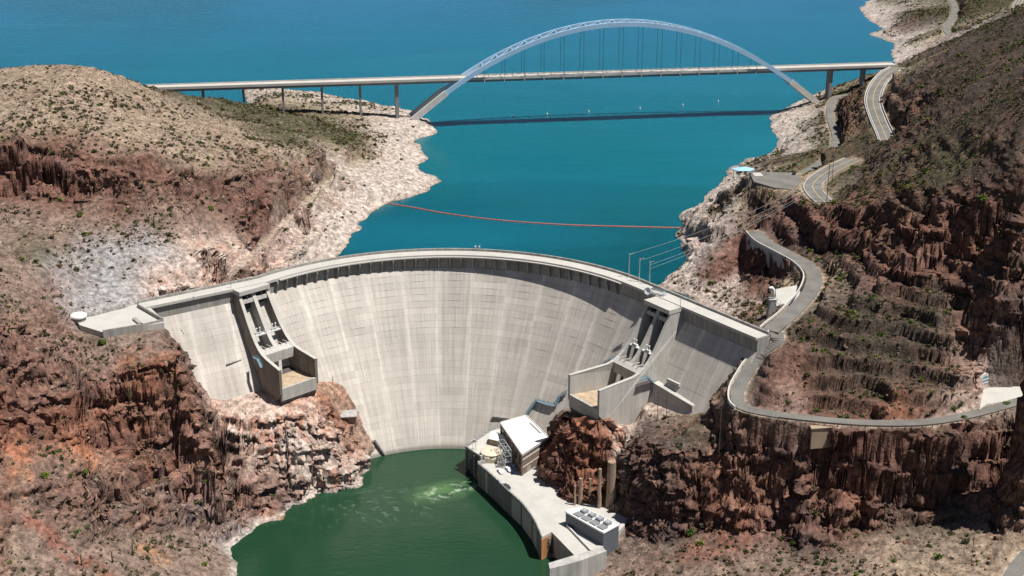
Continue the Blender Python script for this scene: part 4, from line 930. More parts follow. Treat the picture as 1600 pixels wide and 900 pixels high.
def barrier(name, poly, o, z0, z1, w_, mat, **k):
    a = offs(poly, o-w_/2); b = offs(poly, o+w_/2); m = len(poly)
    vs = [Vector((p.x, p.y, p.z+z0)) for p in a]+[Vector((p.x, p.y, p.z+z0)) for p in b]+[Vector((p.x, p.y, p.z+z1)) for p in a]+[Vector((p.x, p.y, p.z+z1)) for p in b]
    fs = []
    for i in range(m-1): fs += [(i, i+1, 2*m+i+1, 2*m+i), (m+i+1, m+i, 3*m+i, 3*m+i+1), (2*m+i, 2*m+i+1, 3*m+i+1, 3*m+i), (i+1, i, m+i, m+i+1)]
    fs += [(0, 2*m, 3*m, m), (m-1, 2*m-1, 4*m-1, 3*m-1)]
    return mesh_obj(name, vs, fs, mat, **k)
cr = RD['crest_road']
lw = empty('parapet_wall', label='tall grey retaining wall with pale parapet along the curving road above the dam end', cat='wall')
# crest road runs away from the lake side; its outer edge is on the right hand of travel
side = 1 if (offs(cr, 5)[len(cr)//3].x < offs(cr, -5)[len(cr)//3].x) else -1
barrier('parapet', cr, side*5.3, -.2, 1.0, .45, M['kerb'], parent=lw)
barrier('retaining_face', cr[:int(len(cr)*.5)], side*5.35, -10, -.22, .5, M['wall'], parent=lw)
cy_ = RD['canyon_road']
i0 = 0; 
barrier('road_parapet', cy_[:int(len(cy_)*.36)], -4.0, -2.5, 1.0, .5, M['kerb'], label='pale concrete parapet on the bend of the canyon road beside the dam', cat='parapet')
br_ = RD['bridge_road']
for s_, lab in ((1, 'pale concrete edge barrier on the hill side of the highway past the bridge'), (-1, 'pale concrete edge barrier on the water side of the highway past the bridge')):
    barrier('road_barrier', br_[:-3], s_*6.0, -.6, .75, .35, M['kerb'], label=lab, cat='barrier')
barrier('stone_kerb', RD['highway'][:-6], 5.5, -.2, .5, .5, M['tan'], label='low brown kerb wall on the uphill edge of the highway bend', cat='kerb')
barrier('stone_kerb', RD['highway'][:-10], -5.5, -.2, .5, .5, M['tan'], label='low brown kerb wall between the highway and the parking lot', cat='kerb')
gr = empty('guard_rail', label='dark guard rail on posts along the outer edge of the canyon road', cat='guard rail')
gp = offs(cy_, -4.0); gi = int(len(gp)*.42)
barrier('rail', cy_[gi:-8], -3.9, .45, .8, .12, M['timber'], parent=gr)
n = 0; acc = 9
for a, b in zip(gp[gi:-9], gp[gi+1:-8]):
    acc += (b-a).length
    if acc > 3.4:
        acc = 0; m = MB(); m.box((a.x, a.y, a.z-1.0), .3, .3, 1.9); m.build('post', M['timber'], gr)
# ------------------------------------------------------------------ bridge
M['arch'] = surf('pale_blue_steel', (.40, .58, .76), .4, .05, .1, .03, spec=.5)
M['hanger'] = surf('hanger_cable', (.05, .09, .12), .5, 0, 1, 0)
M['bridge_deck'] = surf('bridge_concrete', (.50, .47, .43), .85, .08, .1, .1, var2=.05)
M['pier'] = surf('pier_concrete', (.26, .24, .24), .9, .1, .2, .1)
DZ = 38.0
ba = at(620, 127, DZ); bb = at(1300, 106, DZ); be = (bb-ba).xy.normalized(); bp = Vector((-be.y, be.x)); BW = 12.6
def BP(s, w_, z): q = ba.xy+be*s+bp*w_; return Vector((q.x, q.y, z))
def s_of(px, py, z): return (at(px, py, z).xy-ba.xy).dot(be)
SL0 = s_of(652, 184, 9); SR0 = s_of(1268, 151, 12); SE0 = s_of(225, 140, DZ); SE1 = s_of(1404, 103, DZ)
brg = empty('arch_bridge', label='pale blue steel through arch bridge with long concrete approach spans crossing the lake', cat='bridge')
L_ = SR0-SL0; APEX = 77.5
def arch(t): # centreline height, 0..1
    return 10+(APEX-10)*(1-abs(2*t-1)**2.0)
def seg(name, s0, s1, w0, w1, z0, z1, mat, par=brg):
    m = MB(); m.hexa([BP(s0, w0, z0), BP(s1, w0, z0), BP(s1, w1, z0), BP(s0, w1, z0)], [BP(s0, w0, z1), BP(s1, w0, z1), BP(s1, w1, z1), BP(s0, w1, z1)]); return m.build(name, mat, par)
NP = 56
for wi, (w0, w1) in enumerate(((-1.9, -.1), (BW+.1, BW+1.9))):
    vs = []; fs = []
    i0_, i1_ = 4, NP-4
    for i in range(i0_, i1_+1):
        t = i/NP; dz = (arch(min(t+.005, 1))-arch(max(t-.005, 0))); dx = L_*.01; nl = math.hypot(dz, dx); nx_, nz_ = -dz/nl, dx/nl; dp = 1.75
        for ww, sg in ((w0, -1), (w1, -1), (w1, 1), (w0, 1)): vs.append(BP(SL0+L_*t+nx_*dp*sg, ww, arch(t)+nz_*dp*sg))
    for i in range(i1_-i0_):
        for k in range(4): fs.append((i*4+k, i*4+(k+1) % 4, i*4+4+(k+1) % 4, i*4+4+k))
    fs += [(3, 2, 1, 0), tuple(len(vs)-4+k for k in range(4))]
    mesh_obj('arch_rib', vs, fs, M['arch'], brg)
    for t0, t1 in ((-.012, 4/NP), (1.012, 1-4/NP)):
        p, q = BP(SL0+L_*t0, (w0+w1)/2, arch(max(0, min(1, t0)))-3), BP(SL0+L_*t1, (w0+w1)/2, arch(t1)); m = MB(); m.beam(p, q, 2.8, 4.6); m.build('skewback', M['kerb'], brg)
# lateral bracing between the ribs
for i in range(9, NP-8, 2):
    t = i/NP; a = BP(SL0+L_*t, -.3, arch(t)+1.2); b = BP(SL0+L_*t, BW+.3, arch(t)+1.2); m = MB(); m.beam(a, b, .5, .6); m.build('cross_strut', M['arch'], brg)
    if i < NP-10:
        t2 = (i+2)/NP; c = BP(SL0+L_*t2, -.3, arch(t2)+1.2); d = BP(SL0+L_*t2, BW+.3, arch(t2)+1.2)
        mid = BP(SL0+L_*(t+t2)/2, BW/2, arch((t+t2)/2)+1.2)
        for e1, e2 in ((a, d), (b, c)):
            m = MB(); m.beam(e1, e2, .32, .36); m.build('diagonal_brace', M['arch'], brg)
# deck with edge girders, floor beams, barrier
seg('deck', SE0, SE1, 0.3, BW-.3, DZ-1.0, DZ, M['bridge_deck'])
for w0 in (0.0, BW-.35): seg('edge_barrier', SE0, SE1, w0, w0+.35, DZ-.9, DZ+1.0, M['bridge_deck'])
for w0 in (.5, BW-1.1): seg('edge_girder', SE0, SE1, w0, w0+.6, DZ-2.7, DZ-1.0, M['pier'])
sh0 = SL0+L_*.115; sh1 = SL0+L_*.885
nh = 17
for i in range(nh):
    s = sh0+(sh1-sh0)*i/(nh-1); t = (s-SL0)/L_
    if i == 0 or i == nh-1: pass
    m = MB(); m.beam(BP(s, -1.6, DZ-2.0), BP(s, BW+1.6, DZ-2.0), .7, 1.6); m.build('floor_beam', M['galv'], brg)
    if arch(t)-DZ > 6:
        for w_ in (-1.0, BW+1.0):
            m = MB()
            for ds_ in (-.28, .28): m.tube([BP(s+ds_, w_, DZ-1.6), BP(s+ds_, w_, arch(t)-1.6)], .085, 5)
            m.build('hanger', M['hanger'], brg)
for i in range(44):                                        # barrier posts throw the ticks along the deck
    s = SL0+L_*.06+L_*.86*i/43; m = MB(); m.box(BP(s, .17, DZ+1.0), .35, .35, .5, math.atan2(be.y, be.x)); m.build('barrier_post', M['pier'], brg)
for px, py in ((318, 147), (380, 152), (441, 160), (502, 176), (562, 177), (620, 178), (1302, 146), (1357, 122)):
    s = s_of(px, 127 if px < 700 else 106, DZ); c = BP(s, BW/2, 0); g = ground(c.x, c.y); wide = 1.25 if px in (620, 1302) else .8
    m = MB(); m.hexa([BP(s-wide, 2.5, g-3), BP(s+wide, 2.5, g-3), BP(s+wide, BW-2.5, g-3), BP(s-wide, BW-2.5, g-3)], [BP(s-wide, 2.5, DZ-4.2), BP(s+wide, 2.5, DZ-4.2), BP(s+wide, BW-2.5, DZ-4.2), BP(s-wide, BW-2.5, DZ-4.2)])
    pr = m.build('pier', M['pier'], brg)
    m = MB(); m.hexa([BP(s-wide, 2.3, DZ-4.4), BP(s+wide, 2.3, DZ-4.4), BP(s+wide, BW-2.3, DZ-4.4), BP(s-wide, BW-2.3, DZ-4.4)], [BP(s-wide-.2, .3, DZ-2.72), BP(s+wide+.2, .3, DZ-2.72), BP(s+wide+.2, BW-.3, DZ-2.72), BP(s-wide-.2, BW-.3, DZ-2.72)])
    m.build('pier_cap', M['pier'], pr)
for px in (620, 1300, 1418):
    pass
m = MB(); q = BP(SL0+L_*.46, -1, arch(.46)+1.7); m.tube([q, q+Vector((0, 0, 2.4))], .18, 5); m.build('beacon_mast', M['galv'], brg)
for w0, lab in ((ba, ''),):
    pass
# ------------------------------------------------------------------ on the water
M['orange_red'] = surf('faded_red_plastic', (.55, .12, .07), .6, .15, .5, 0)
M['white_plastic'] = surf('white_plastic', (.75, .75, .72), .5, .05, 1, 0)
bo = empty('log_boom', label='long thin red float line stretched across the lake behind the dam', cat='float line')
bl = dense(smooth_line([at(*q, .15) for q in ((606, 318), (650, 325), (700, 334), (780, 344), (880, 351), (980, 354), (1066, 356))], 6), 3.0)
m = MB(); m.tube(bl, .16, 5); m.build('cable', M['wire'], bo)
for a, b in zip(bl[:-1], bl[1:]):
    d = b-a; m = MB(); m.tube([a+d*.08, a+d*.92], .42, 7); m.build('float', M['orange_red'], bo)
for px, py, lab in ((802, 181, 'white buoy on the lake, first from the left end of the row'), (855, 178, 'white buoy on the lake, second from the left of the row'), (920, 174, 'white buoy on the lake, third from the left of the row'), (1000, 169, 'white buoy on the lake, fourth from the left of the row'), (1067, 164, 'white buoy on the lake, second from the right of the row'), (1122, 158, 'white buoy on the lake, right end of the row')):
    p = at(px, py+1.5, 0); o = empty('buoy', p, label=lab, cat='buoy', group='white buoys in a row past the bridge shadow')
    m = MB(); m.revolve([(.4, -.3), (.58, 0), (.55, .7), (.4, 1.0), (.3, 1.7), (.15, 1.9)], 10); m.build('body', M['white_plastic'], o, True)
    m = MB(); m.revolve([(.57, .25), (.61, .3), (.61, .48), (.56, .52)], 10); m.build('band', M['orange_red'], o)
# ------------------------------------------------------------------ powerhouse terrace
BZ = -54.0
pt = empty('powerhouse_terrace', label='grey concrete terrace with a curved river wall below the dam', cat='terrace')
def fl(pxs, z=BZ): return [at(*q, z).xy for q in pxs]
main_poly = fl(((757, 719), (747, 727), (768, 745), (792, 768), (815, 789), (832, 812), (840, 828), (845, 840), (862, 831), (898, 868), (940, 856), (975, 822), (985, 800), (940, 760), (880, 715), (860, 680), (800, 668), (765, 690)))
m = MB(); m.prism(main_poly, -80, BZ-.05); m.build('deck', M['deckc'], pt)
curve = [Vector((*p, BZ)) for p in main_poly[1:8]]
cv2 = dense(smooth_line(curve, 5), 2.2)
M['river_wall'] = surf('shade_darkened_concrete', (.20, .20, .195), .85, .15, .12, .3, 2, streak=.25, var2=.08)  # shade of the unlit river face put into the concrete colour
barrier('river_parapet', cv2, .25, -26, .9, .6, M['river_wall'], parent=pt)
m = MB()
up = fl(((727, 700), (757, 719), (752, 734), (735, 745), (700, 730), (765, 690), (800, 668), (790, 655), (765, 672)))
up = fl(((727, 699), (758, 719), (800, 712), (830, 690), (800, 664), (768, 672)))
m.prism(up, -80, BZ+1.6); m.build('gate_deck', M['river_wall'], pt); m = MB(); m.prism([p for p in fl(((729, 700), (758, 718), (799, 711), (828, 690), (800, 665), (769, 673)), BZ+1.6)], BZ+1.61, BZ+1.75); m.build('gate_deck_topping', M['deckc'], pt)
# tailrace gates in the river face of the gate deck
p0, p1 = [Vector((*q, 0)) for q in fl(((727, 699), (758, 719)), BZ+1.6)]
dv = (p1-p0).normalized(); nv = Vector((dv.y, -dv.x, 0)); nv = nv if nv.x < 0 or nv.y < 0 else -nv
if nv.dot(Vector((-1, -1, 0))) < 0: nv = -nv
ln = (p1-p0).length
for k in range(2):
    c = p0+dv*ln*(.32+.4*k); m = MB(); h_ = 1.7
    m.hexa([c-dv*h_+nv*.05+Vector((0, 0, -66)), c+dv*h_+nv*.05+Vector((0, 0, -66)), c+dv*h_-nv*.5+Vector((0, 0, -66)), c-dv*h_-nv*.5+Vector((0, 0, -66))], [c-dv*h_+nv*.05+Vector((0, 0, -57.5)), c+dv*h_+nv*.05+Vector((0, 0, -57.5)), c+dv*h_-nv*.5+Vector((0, 0, -57.5)), c-dv*h_-nv*.5+Vector((0, 0, -57.5))])
    m.build('tailrace_gate', M['dark_steel'], pt)
for k in range(3):
    c = p0+dv*ln*(.1+.41*k)+nv*.45+Vector((0, 0, -80)); m = MB(); m.box(c, 1.0, 1.0, 26.8, math.atan2(dv.y, dv.x)); m.build('gate_pier', M['river_wall'], pt)
m = MB(); lowwall(m, [p0.xy, p1.xy], .5, BZ+1.6, BZ+2.6); lowwall(m, [p1.xy, fl(((765, 734),))[0]][:1]+[fl(((747, 727),))[0]], .5, BZ-.5, BZ+2.0); m.build('parapet', M['wall'], pt)
m = MB(); w_ = fl(((778, 730), (800, 725)), BZ); lowwall(m, w_, .6, BZ-.3, BZ+3.0); m.build('screen_wall', M['wall'], pt)
m = MB(); w_ = fl(((752, 722), (762, 719)), BZ); lowwall(m, w_, 1.2, BZ-.3, BZ+3.6); m.build('screen_wall', M['wall'], pt)
# river wall that closes the dock, with the tan wall inside it
m = MB(); m.prism(fl(((857, 881), (899, 868), (940, 856), (948, 862), (905, 878), (859, 890))), -80, BZ+.4); m.build('dock_wall', M['wall'], pt)
m = MB(); a, b = fl(((846, 840.5), (862, 832.5)), BZ); lowwall(m, [a, b], .3, -80, BZ-.9); m.build('dock_side', surf('rusty_orange_wall', (.40, .19, .075), .9, .12, .2, .1, streak=.2), pt)
m = MB(); a, b = fl(((886, 823), (923, 862)), BZ); lowwall(m, [a, b], .5, BZ-.3, BZ+1.1); m.build('kerb_wall', M['kerb'], pt)
rl = empty('river_railing', label='thin steel railing along the curved river wall of the terrace', cat='railing'); m = MB()
o_ = offs(cv2, .25, .9)
for h in (.5, 1.0): m.tube([p+Vector((0, 0, h)) for p in o_], .05, 4)
m.build('rails', M['galv'], rl)
acc = 9
for a, b in zip(o_[:-1], o_[1:]):
    m = MB(); m.box(a, .12, .12, 1.05); m.build('post', M['galv'], rl)
# powerhouse
M['brick'] = surf('brown_brick', (.22, .155, .12), .9, .1, .4, .2, 4, streak=.1, var2=.08)
M['white_roof'] = surf('white_roof_coating', (.80, .80, .78), .7, .02, .1, .05, var2=.02)
M['window'] = surf('dark_glass', (.03, .04, .05), .2, .1, 1, 0, spec=.6)
ph = empty('powerhouse', label='brown powerhouse with large bright white flat roof at the foot of the dam', cat='powerhouse')
RZ = -42.5
rc = [at(*q, RZ) for q in ((783, 661), (822, 650), (856, 683), (816, 709))]
# square the plan up a little
m = MB(); m.prism([p.xy for p in rc], BZ-2, RZ-.9); m.build('wall', M['brick'], ph)
c_ = sum((p.xy for p in rc), Vector((0, 0)))/4
m = MB(); m.prism([(c_+(p.xy-c_)*1.04) for p in rc], RZ-.88, RZ-.1); m.build('roof', M['white_roof'], ph)
m = MB(); q = [(c_+(p.xy-c_)*1.04) for p in rc]
for i in range(4): lowwall(m, [q[i], q[(i+1) % 4]], .35, RZ-.12, RZ+.35)
m.build('roof_edge', M['kerb'], ph)
m = MB(); m.prism([rc[1].xy.lerp(rc[2].xy, .25)*.9+c_*.1, rc[1].xy.lerp(rc[2].xy, .85)*.9+c_*.1, rc[1].xy.lerp(rc[2].xy, .85)*.8+c_*.2, rc[1].xy.lerp(rc[2].xy, .25)*.8+c_*.2], RZ-.1, RZ+.9); m.build('roof_monitor', M['white_roof'], ph)
def face_panels(par, a, b, z0, z1, n, mat, name, depth=.12, frac=.5):
    d = (b-a); nrm = Vector((d.y, -d.x)).normalized()
    if nrm.dot(a-c_ref) < 0: nrm = -nrm
    for i in range(n):
        m = MB(); f0 = (i+.5-frac/2)/n; f1 = (i+.5+frac/2)/n; p = a+d*f0; q = a+d*f1
        m.hexa([(*(p+nrm*depth), z0), (*(q+nrm*depth), z0), (*(q-nrm*.2), z0), (*(p-nrm*.2), z0)], [(*(p+nrm*depth), z1), (*(q+nrm*depth), z1), (*(q-nrm*.2), z1), (*(p-nrm*.2), z1)]); m.build(name, mat, par)
c_ref = c_
face_panels(ph, rc[3].xy, rc[2].xy, -46.2, -45.6, 1, M['kerb'], 'wall_band', .15, .98); face_panels(ph, rc[3].xy, rc[2].xy, -50.2, -49.7, 1, M['kerb'], 'wall_band', .15, .98)
face_panels(ph, rc[0].xy, rc[3].xy, -50, -45, 5, M['window'], 'window', .05, .5)
face_panels(ph, rc[3].xy, rc[2].xy, -53.9, -51.2, 2, M['conc_dark'], 'door', .08, .28)
for k in range(6):
    a = rc[0].xy.lerp(rc[3].xy, k/5); m = MB(); m.box((a.x-.1, a.y-.1, BZ), .7, .7, RZ-BZ-.95); m.build('pilaster', M['brick'], ph)
# small shed, tank and switch gear
sh = empty('valve_house', label='small white roofed house between the powerhouse and the dam', cat='shed')
q = fl(((765, 695), (786, 700), (790, 690), (772, 684)), BZ+1.6); m = MB(); m.prism(q, BZ+1.4, BZ+5); m.build('wall', M['tan'], sh)
cc = sum(q, Vector((0, 0)))/4; qq = [cc+(p-cc)*1.1 for p in q]; r0 = (qq[0]+qq[3])/2; r1 = (qq[1]+qq[2])/2
m = MB(); m.add([(*qq[0], BZ+5.01), (*qq[1], BZ+5.01), (*qq[2], BZ+5.01), (*qq[3], BZ+5.01), (*r0, BZ+6.8), (*r1, BZ+6.8)], [(0, 1, 5, 4), (2, 3, 4, 5), (3, 0, 4), (1, 2, 5), (3, 2, 1, 0)]); m.build('roof', M['white_roof'], sh)
tk = empty('round_tank', at(768, 712, BZ+1.6), label='low round cream coloured tank beside the powerhouse', cat='tank')
M['cream'] = surf('cream_paint', (.62, .54, .42), .6, .06, .5, .05)
m = MB(); m.revolve([(5.2, -1.7), (5.2, 2.1)], 36); m.build('wall', M['cream'], tk, True)
m = MB(); m.revolve([(5.4, 2.1), (5.4, 2.4), (5.0, 2.55), (.3, 2.95)], 36); m.build('lid', M['cream'], tk, True)
m = MB(); m.revolve([(.5, 2.9), (.5, 3.3)], 10); m.build('hatch', M['conc_dark'], tk)
sg = empty('switch_rack', at(793, 722, BZ), label='pale steel lattice rack standing against the shaded side of the powerhouse', cat='rack')
dr = (rc[3].xy-rc[0].xy).normalized(); dn = Vector((dr.y, -dr.x)); dn = dn if dn.x < 0 else -dn
def SGP(a, b, z): return Vector((dr.x*a+dn.x*b, dr.y*a+dn.y*b, z))
for a in (-6, -2, 2, 6):
    for b in (0, 3):
        m = MB(); m.tube([SGP(a, b, 0), SGP(a, b, 9.5)], .17, 4); m.build('column', M['galv'], sg)
for z in (3.2, 6.3, 9.4):
    for b in (0, 3):
        m = MB(); m.beam(SGP(-6, b, z), SGP(6, b, z), .22, .3); m.build('beam', M['galv'], sg)
    for a in (-6, -2, 2, 6):
        m = MB(); m.beam(SGP(a, 0, z), SGP(a, 3, z), .2, .25); m.build('beam', M['galv'], sg)
for a in (-6, -2, 2):
    for z in (0, 3.2, 6.3):
        m = MB(); m.beam(SGP(a, 3, z), SGP(a+4, 3, z+3.1), .14, .14); m.build('brace', M['galv'], sg)
mt_ = empty('transformer', at(781, 723, BZ), label='dark transformer with bushings behind the low screen wall', cat='transformer')
m = MB(); m.box((0, 0, 0), 3.4, 2.4, 2.6, .5); m.build('tank_box', M['conc_dark'], mt_, bevel=.1)
for k in range(3):
    m = MB(); m.revolve([(.22, 2.6), (.3, 2.8), (.2, 3.0), (.3, 3.2), (.18, 3.4), (.1, 4.0)], 8, (-.9+.9*k, -.5+.45*k, 0)); m.build('bushing', M['tan'], mt_)
gs = empty('gantry_hoist', at(741, 703, BZ+1.6), label='small yellowish gantry hoist on the deck corner nearest the river', cat='hoist')
for x in (-.9, .9):
    for y in (-.8, .8):
        m = MB(); m.tube([(x, y, 0), (x*.6, y*.6, 4.4)], .14, 4); m.build('leg', M['cream'], gs)
m = MB(); m.beam((-2.4, 0, 4.6), (1.6, 0, 4.6), .5, .5); m.build('boom', M['cream'], gs); m = MB(); m.box((.2, 0, 4.85), 1.2, 1, .8); m.build('winch', M['galv'], gs)
# long building with white roof and cooling units
lb = empty('service_building', label='long dark walled building with white roof carrying two rows of cooling units', cat='building')
LZ = -47.6
q = [at(*p, LZ) for p in ((884, 800), (910, 793), (967, 820), (943, 833))]
m = MB(); m.prism([p.xy for p in q], BZ-9, LZ-.5); m.build('wall', surf('dark_metal_siding', (.12, .135, .155), .6, .06, .3, .05), lb)
c_ = sum((p.xy for p in q), Vector((0, 0)))/4; c_ref = c_; qq = [c_+(p.xy-c_)*1.02 for p in q]
m = MB(); m.prism(qq, LZ-.48, LZ); m.build('roof', M['white_roof'], lb)
m = MB()
for i in range(4): lowwall(m, [qq[i], qq[(i+1) % 4]], .3, LZ-.02, LZ+.4)
m.build('roof_edge', M['white_roof'], lb)
M['grille'] = surf('grey_grille', (.22, .225, .23), .6, .12, 3, .2)
for r in range(2):
    for k in range(4):
        fx, fy = (.19+.21*k+.03*r), (.30 if r == 0 else .70)
        p = q[0].xy.lerp(q[3].xy, fx).lerp(q[1].xy.lerp(q[2].xy, fx), 1-fy if r == 1 else 1-fy)
        e1 = (q[3].xy-q[0].xy).normalized(); m = MB(); big = r == 1
        m.box((p.x, p.y, LZ+.02), 4.1 if big else 3.2, 3.3 if big else 2.6, .55 if big else 1.0, math.atan2(e1.y, e1.x)); cu = m.build('cooling_unit', M['grille'], lb)
        if not big:
            m = MB(); m.revolve([(.9, 0), (.95, .25), (.6, .3)], 12, (p.x, p.y, LZ+1.02)); m.build('fan_cowl', M['galv'], cu)
face_panels(lb, q[0].xy, q[3].xy, -50.6, -49.8, 5, M['window'], 'window', .06, .12)
# ------------------------------------------------------------------ underpinned rock columns beside the terrace
M['col_conc'] = surf('rusty_concrete', (.34, .245, .175), .9, .15, .25, .3, 1.5, streak=.2, var2=.1)
uc = empty('rock_supports', label='row of tall concrete columns shoring up the undercut red cliff', cat='columns')
def pillar(par, px, pyb, pyt, w_, name='column', dy=0, cap=False):
    b = at(px, pyb, -55); zt = -55
    while True:
        dep = b.y*math.cos(PITCH)-(zt-CAMH)*math.sin(PITCH); Y = 450-FPX*(b.y*math.sin(PITCH)+(zt-CAMH)*math.cos(PITCH))/dep
        if Y < pyt: break
        zt += .25
    m = MB(); r_ = random.Random(px); pts_ = [(b.x+r_.uniform(-.15, .15), b.y, -56+(zt+56)*i/6) for i in range(7)]
    m.tube(pts_, w_*1.1, 8, w_*.85); return m.build(name, M['col_conc'], par), b, zt
for px, pyb, pyt, w_ in ((898, 792, 760, .55), (907, 790, 748, 1.0), (921, 788, 748, .8), (936, 796, 733, .9)): pillar(uc, px, pyb, pyt, w_)
_, b_, z_ = pillar(uc, 954, 794, 722, 2.3, 'masonry_shell')
for pp, (x0, x1, y0, y1) in ():
    zt_ = -40.5; a = at(x0, y1, zt_-2); c2 = at(x1, y1, zt_-2); m = MB(); d = Vector((.2, 5, 0)); m.hexa([a, c2, c2+d, a+d], [a+Vector((0, 1.6, 7)), c2+Vector((0, 1.6, 7)), c2+d+Vector((0, 1, 7)), a+d+Vector((0, 1, 7))]); m.build(pp, M['col_conc'], uc, bevel=.3)
# ------------------------------------------------------------------ cars
def carmesh(body_mat, pickup=False):
    o = empty('parked_car'); L2, W2 = 2.35, .92
    P_ = [(-L2, .35), (-L2, .85), (-L2+.25, .98), (-1.5, 1.02), (-.95, 1.45), (.55, 1.48), (1.15, 1.02), (2.1, .88), (L2, .7), (L2, .35)]
    if pickup: P_ = [(-L2-.3, .45), (-L2-.3, 1.05), (-.35, 1.08), (-.2, 1.65), (.75, 1.68), (1.25, 1.12), (2.3, 1.0), (L2+.15, .8), (L2+.15, .45)]
    n = len(P_); vs = [(x, s*(W2-(.16 if z > 1.2 else 0)), z) for s in (-1, 1) for x, z in P_]
    mesh_obj('body', vs, [tuple(range(n)), tuple(range(2*n-1, n-1, -1))]+[(i, i+n, (i+1) % n+n, (i+1) % n) for i in range(n)], body_mat, o).modifiers.new('b', 'BEVEL').width = .06
    for x0, x1, z0, z1 in (((-.18, .62, 1.14, 1.6) if pickup else (-1.25, .85, 1.05, 1.40)),):
        for s in (-1, 1): m = MB(); m.hexa([(x0, s*(W2-.02), z0), (x1+.2, s*(W2-.02), z0), (x1+.2, s*(W2-.1), z0), (x0, s*(W2-.1), z0)], [(x0+.3, s*(W2-.15), z1), (x1-.2, s*(W2-.15), z1), (x1-.2, s*(W2-.25), z1), (x0+.3, s*(W2-.25), z1)]); m.build('side_window', M['window'], o)
        xf = 1.2 if pickup else 1.1; m = MB(); m.hexa([(xf, -.8, z0), (xf+.03, -.8, z0), (xf+.03, .8, z0), (xf, .8, z0)], [(xf-.52, -.7, z1+.03), (xf-.48, -.7, z1+.03), (xf-.48, .7, z1+.03), (xf-.52, .7, z1+.03)]); m.build('windscreen', M['window'], o)
    for x in (-1.45, 1.4):
        for s in (-1, 1): m = MB(); m.tube([(x, s*.75, .34), (x, s*.95, .34)], .34, 12); m.build('wheel', M['dark_steel'], o)
    for s in (-1, 1): m = MB(); m.box((L2-.02+(.15 if pickup else 0), s*.68, .66), .08, .36, .16); m.build('headlight', M['galv'], o)
    return o
def paint(n, c): 
    m = surf(n, c, .3, .03, 1, 0, spec=.6); return m
CP = {'white': paint('white_car_paint', (.75, .75, .75)), 'blue': paint('pale_blue_car_paint', (.30, .42, .55)), 'black': paint('black_car_paint', (.02, .022, .026)), 'silver': paint('silver_car_paint', (.45, .46, .48))}
def head(px, py, px2, py2, z): a = at(px, py, z); b = at(px2, py2, z); return math.atan2(b.y-a.y, b.x-a.x)
hd = head(779, 733, 787, 742, BZ)
for px, py, z, c, pk, rz, lab in ((782, 738, BZ, 'white', 0, hd, 'white car on the terrace, left of the three parked in a row'), (795, 735, BZ, 'white', 1, hd, 'white pickup truck, middle of the three parked in a row by the powerhouse'), (804, 732, BZ, 'blue', 0, hd, 'pale blue car parked closest to the powerhouse wall'),
        (781, 754, BZ, 'silver', 0, hd+.1, 'silver car parked against the curved river wall'), (792, 762, BZ, 'black', 1, hd+.15, 'black pickup truck parked against the curved river wall'),
        (1241, 272, 40.06, 'black', 0, 1.2, 'dark car parked alone on the overlook parking lot'), (1190, 562, 14, 'white', 0, 1.3, 'white car parked on the canyon road beside the shaded rock')):
    c_ = carmesh(CP[c], pk); p = at(px, py, z); c_.location = p; c_.rotation_euler = (0, 0, rz); c_['label'] = lab; c_['category'] = 'pickup truck' if pk else 'car'
    if pk: c_.name = 'pickup_truck'
    if z == 14:
        i = min(range(len(cy_)), key=lambda k: (cy_[k].xy-p.xy).length); c_.location = (offs(cy_, -2)[i].x, offs(cy_, -2)[i].y, cy_[i].z+.06); dv_ = cy_[i+1]-cy_[i-1]; c_.rotation_euler = (0, 0, math.atan2(dv_.y, dv_.x))
# ------------------------------------------------------------------ right bank things
M['sky_roof'] = surf('light_blue_roofing', (.33, .58, .80), .5, .05, .5, .03)
sc_ = empty('shade_shelter', at(1161, 272, 40), label='overlook shelter with light blue faceted canopy at the end of the parking lot', cat='shelter')
m = MB(); n_ = 6; vs = [(0, 0, 4.6)]+[(6.2*math.cos(math.pi*2*i/n_)*1.1, 5*math.sin(math.pi*2*i/n_), 3.1) for i in range(n_)]+[(6.2*math.cos(math.pi*2*i/n_)*1.1, 5*math.sin(math.pi*2*i/n_), 2.9) for i in range(n_)]
m.add(vs, [(0, 1+i, 1+(i+1) % n_) for i in range(n_)]+[(1+i, 7+i, 7+(i+1) % n_, 1+(i+1) % n_) for i in range(n_)]+[tuple(range(12, 6, -1))]); m.build('canopy', M['sky_roof'], sc_)
for i in range(n_): m = MB(); x, y = 5.6*math.cos(math.pi*2*i/n_), 4.2*math.sin(math.pi*2*i/n_); m.tube([(x, y, -6), (x, y, 3.2)], .16, 6); m.build('post', M['white_steel'], sc_)
m = MB(); m.box((8.5, -1, -.8), 5, 7, .95, .1); m.build('paving', M['deckc'], sc_)
def upole(px, py, pt_, z, lab, arms=1, r=.17):
    b = at(px, py, z); b.z = ground(b.x, b.y)-.2; h = 0
    while h < 30:
        q_ = Vector((b.x, b.y, b.z+h)); dep = q_.y*math.cos(PITCH)-(q_.z-CAMH)*math.sin(PITCH); Y = 450-FPX*(q_.y*math.sin(PITCH)+(q_.z-CAMH)*math.cos(PITCH))/dep
        if Y < pt_: break
        h += .2
    o = empty('utility_pole', b, label=lab, cat='pole'); m = MB(); m.tube([(0, 0, -1), (0, 0, h)], r, 6, r*.7); m.build('shaft', M['timber'], o)
    if arms:
        for k in range(arms): m = MB(); m.beam((-1.3, 0, h-.5-.9*k), (1.3, 0, h-.5-.9*k), .16, .18); m.build('crossarm', M['timber'], o)
upole(1292, 311, 256, 41, 'tall wooden utility pole at the near edge of the highway bend', 2, .24)
upole(1300, 282, 240, 40, 'slimmer utility pole just behind the tall one on the highway bend')
upole(1388, 150, 119, 38, 'wooden utility pole beside the highway past the bridge')
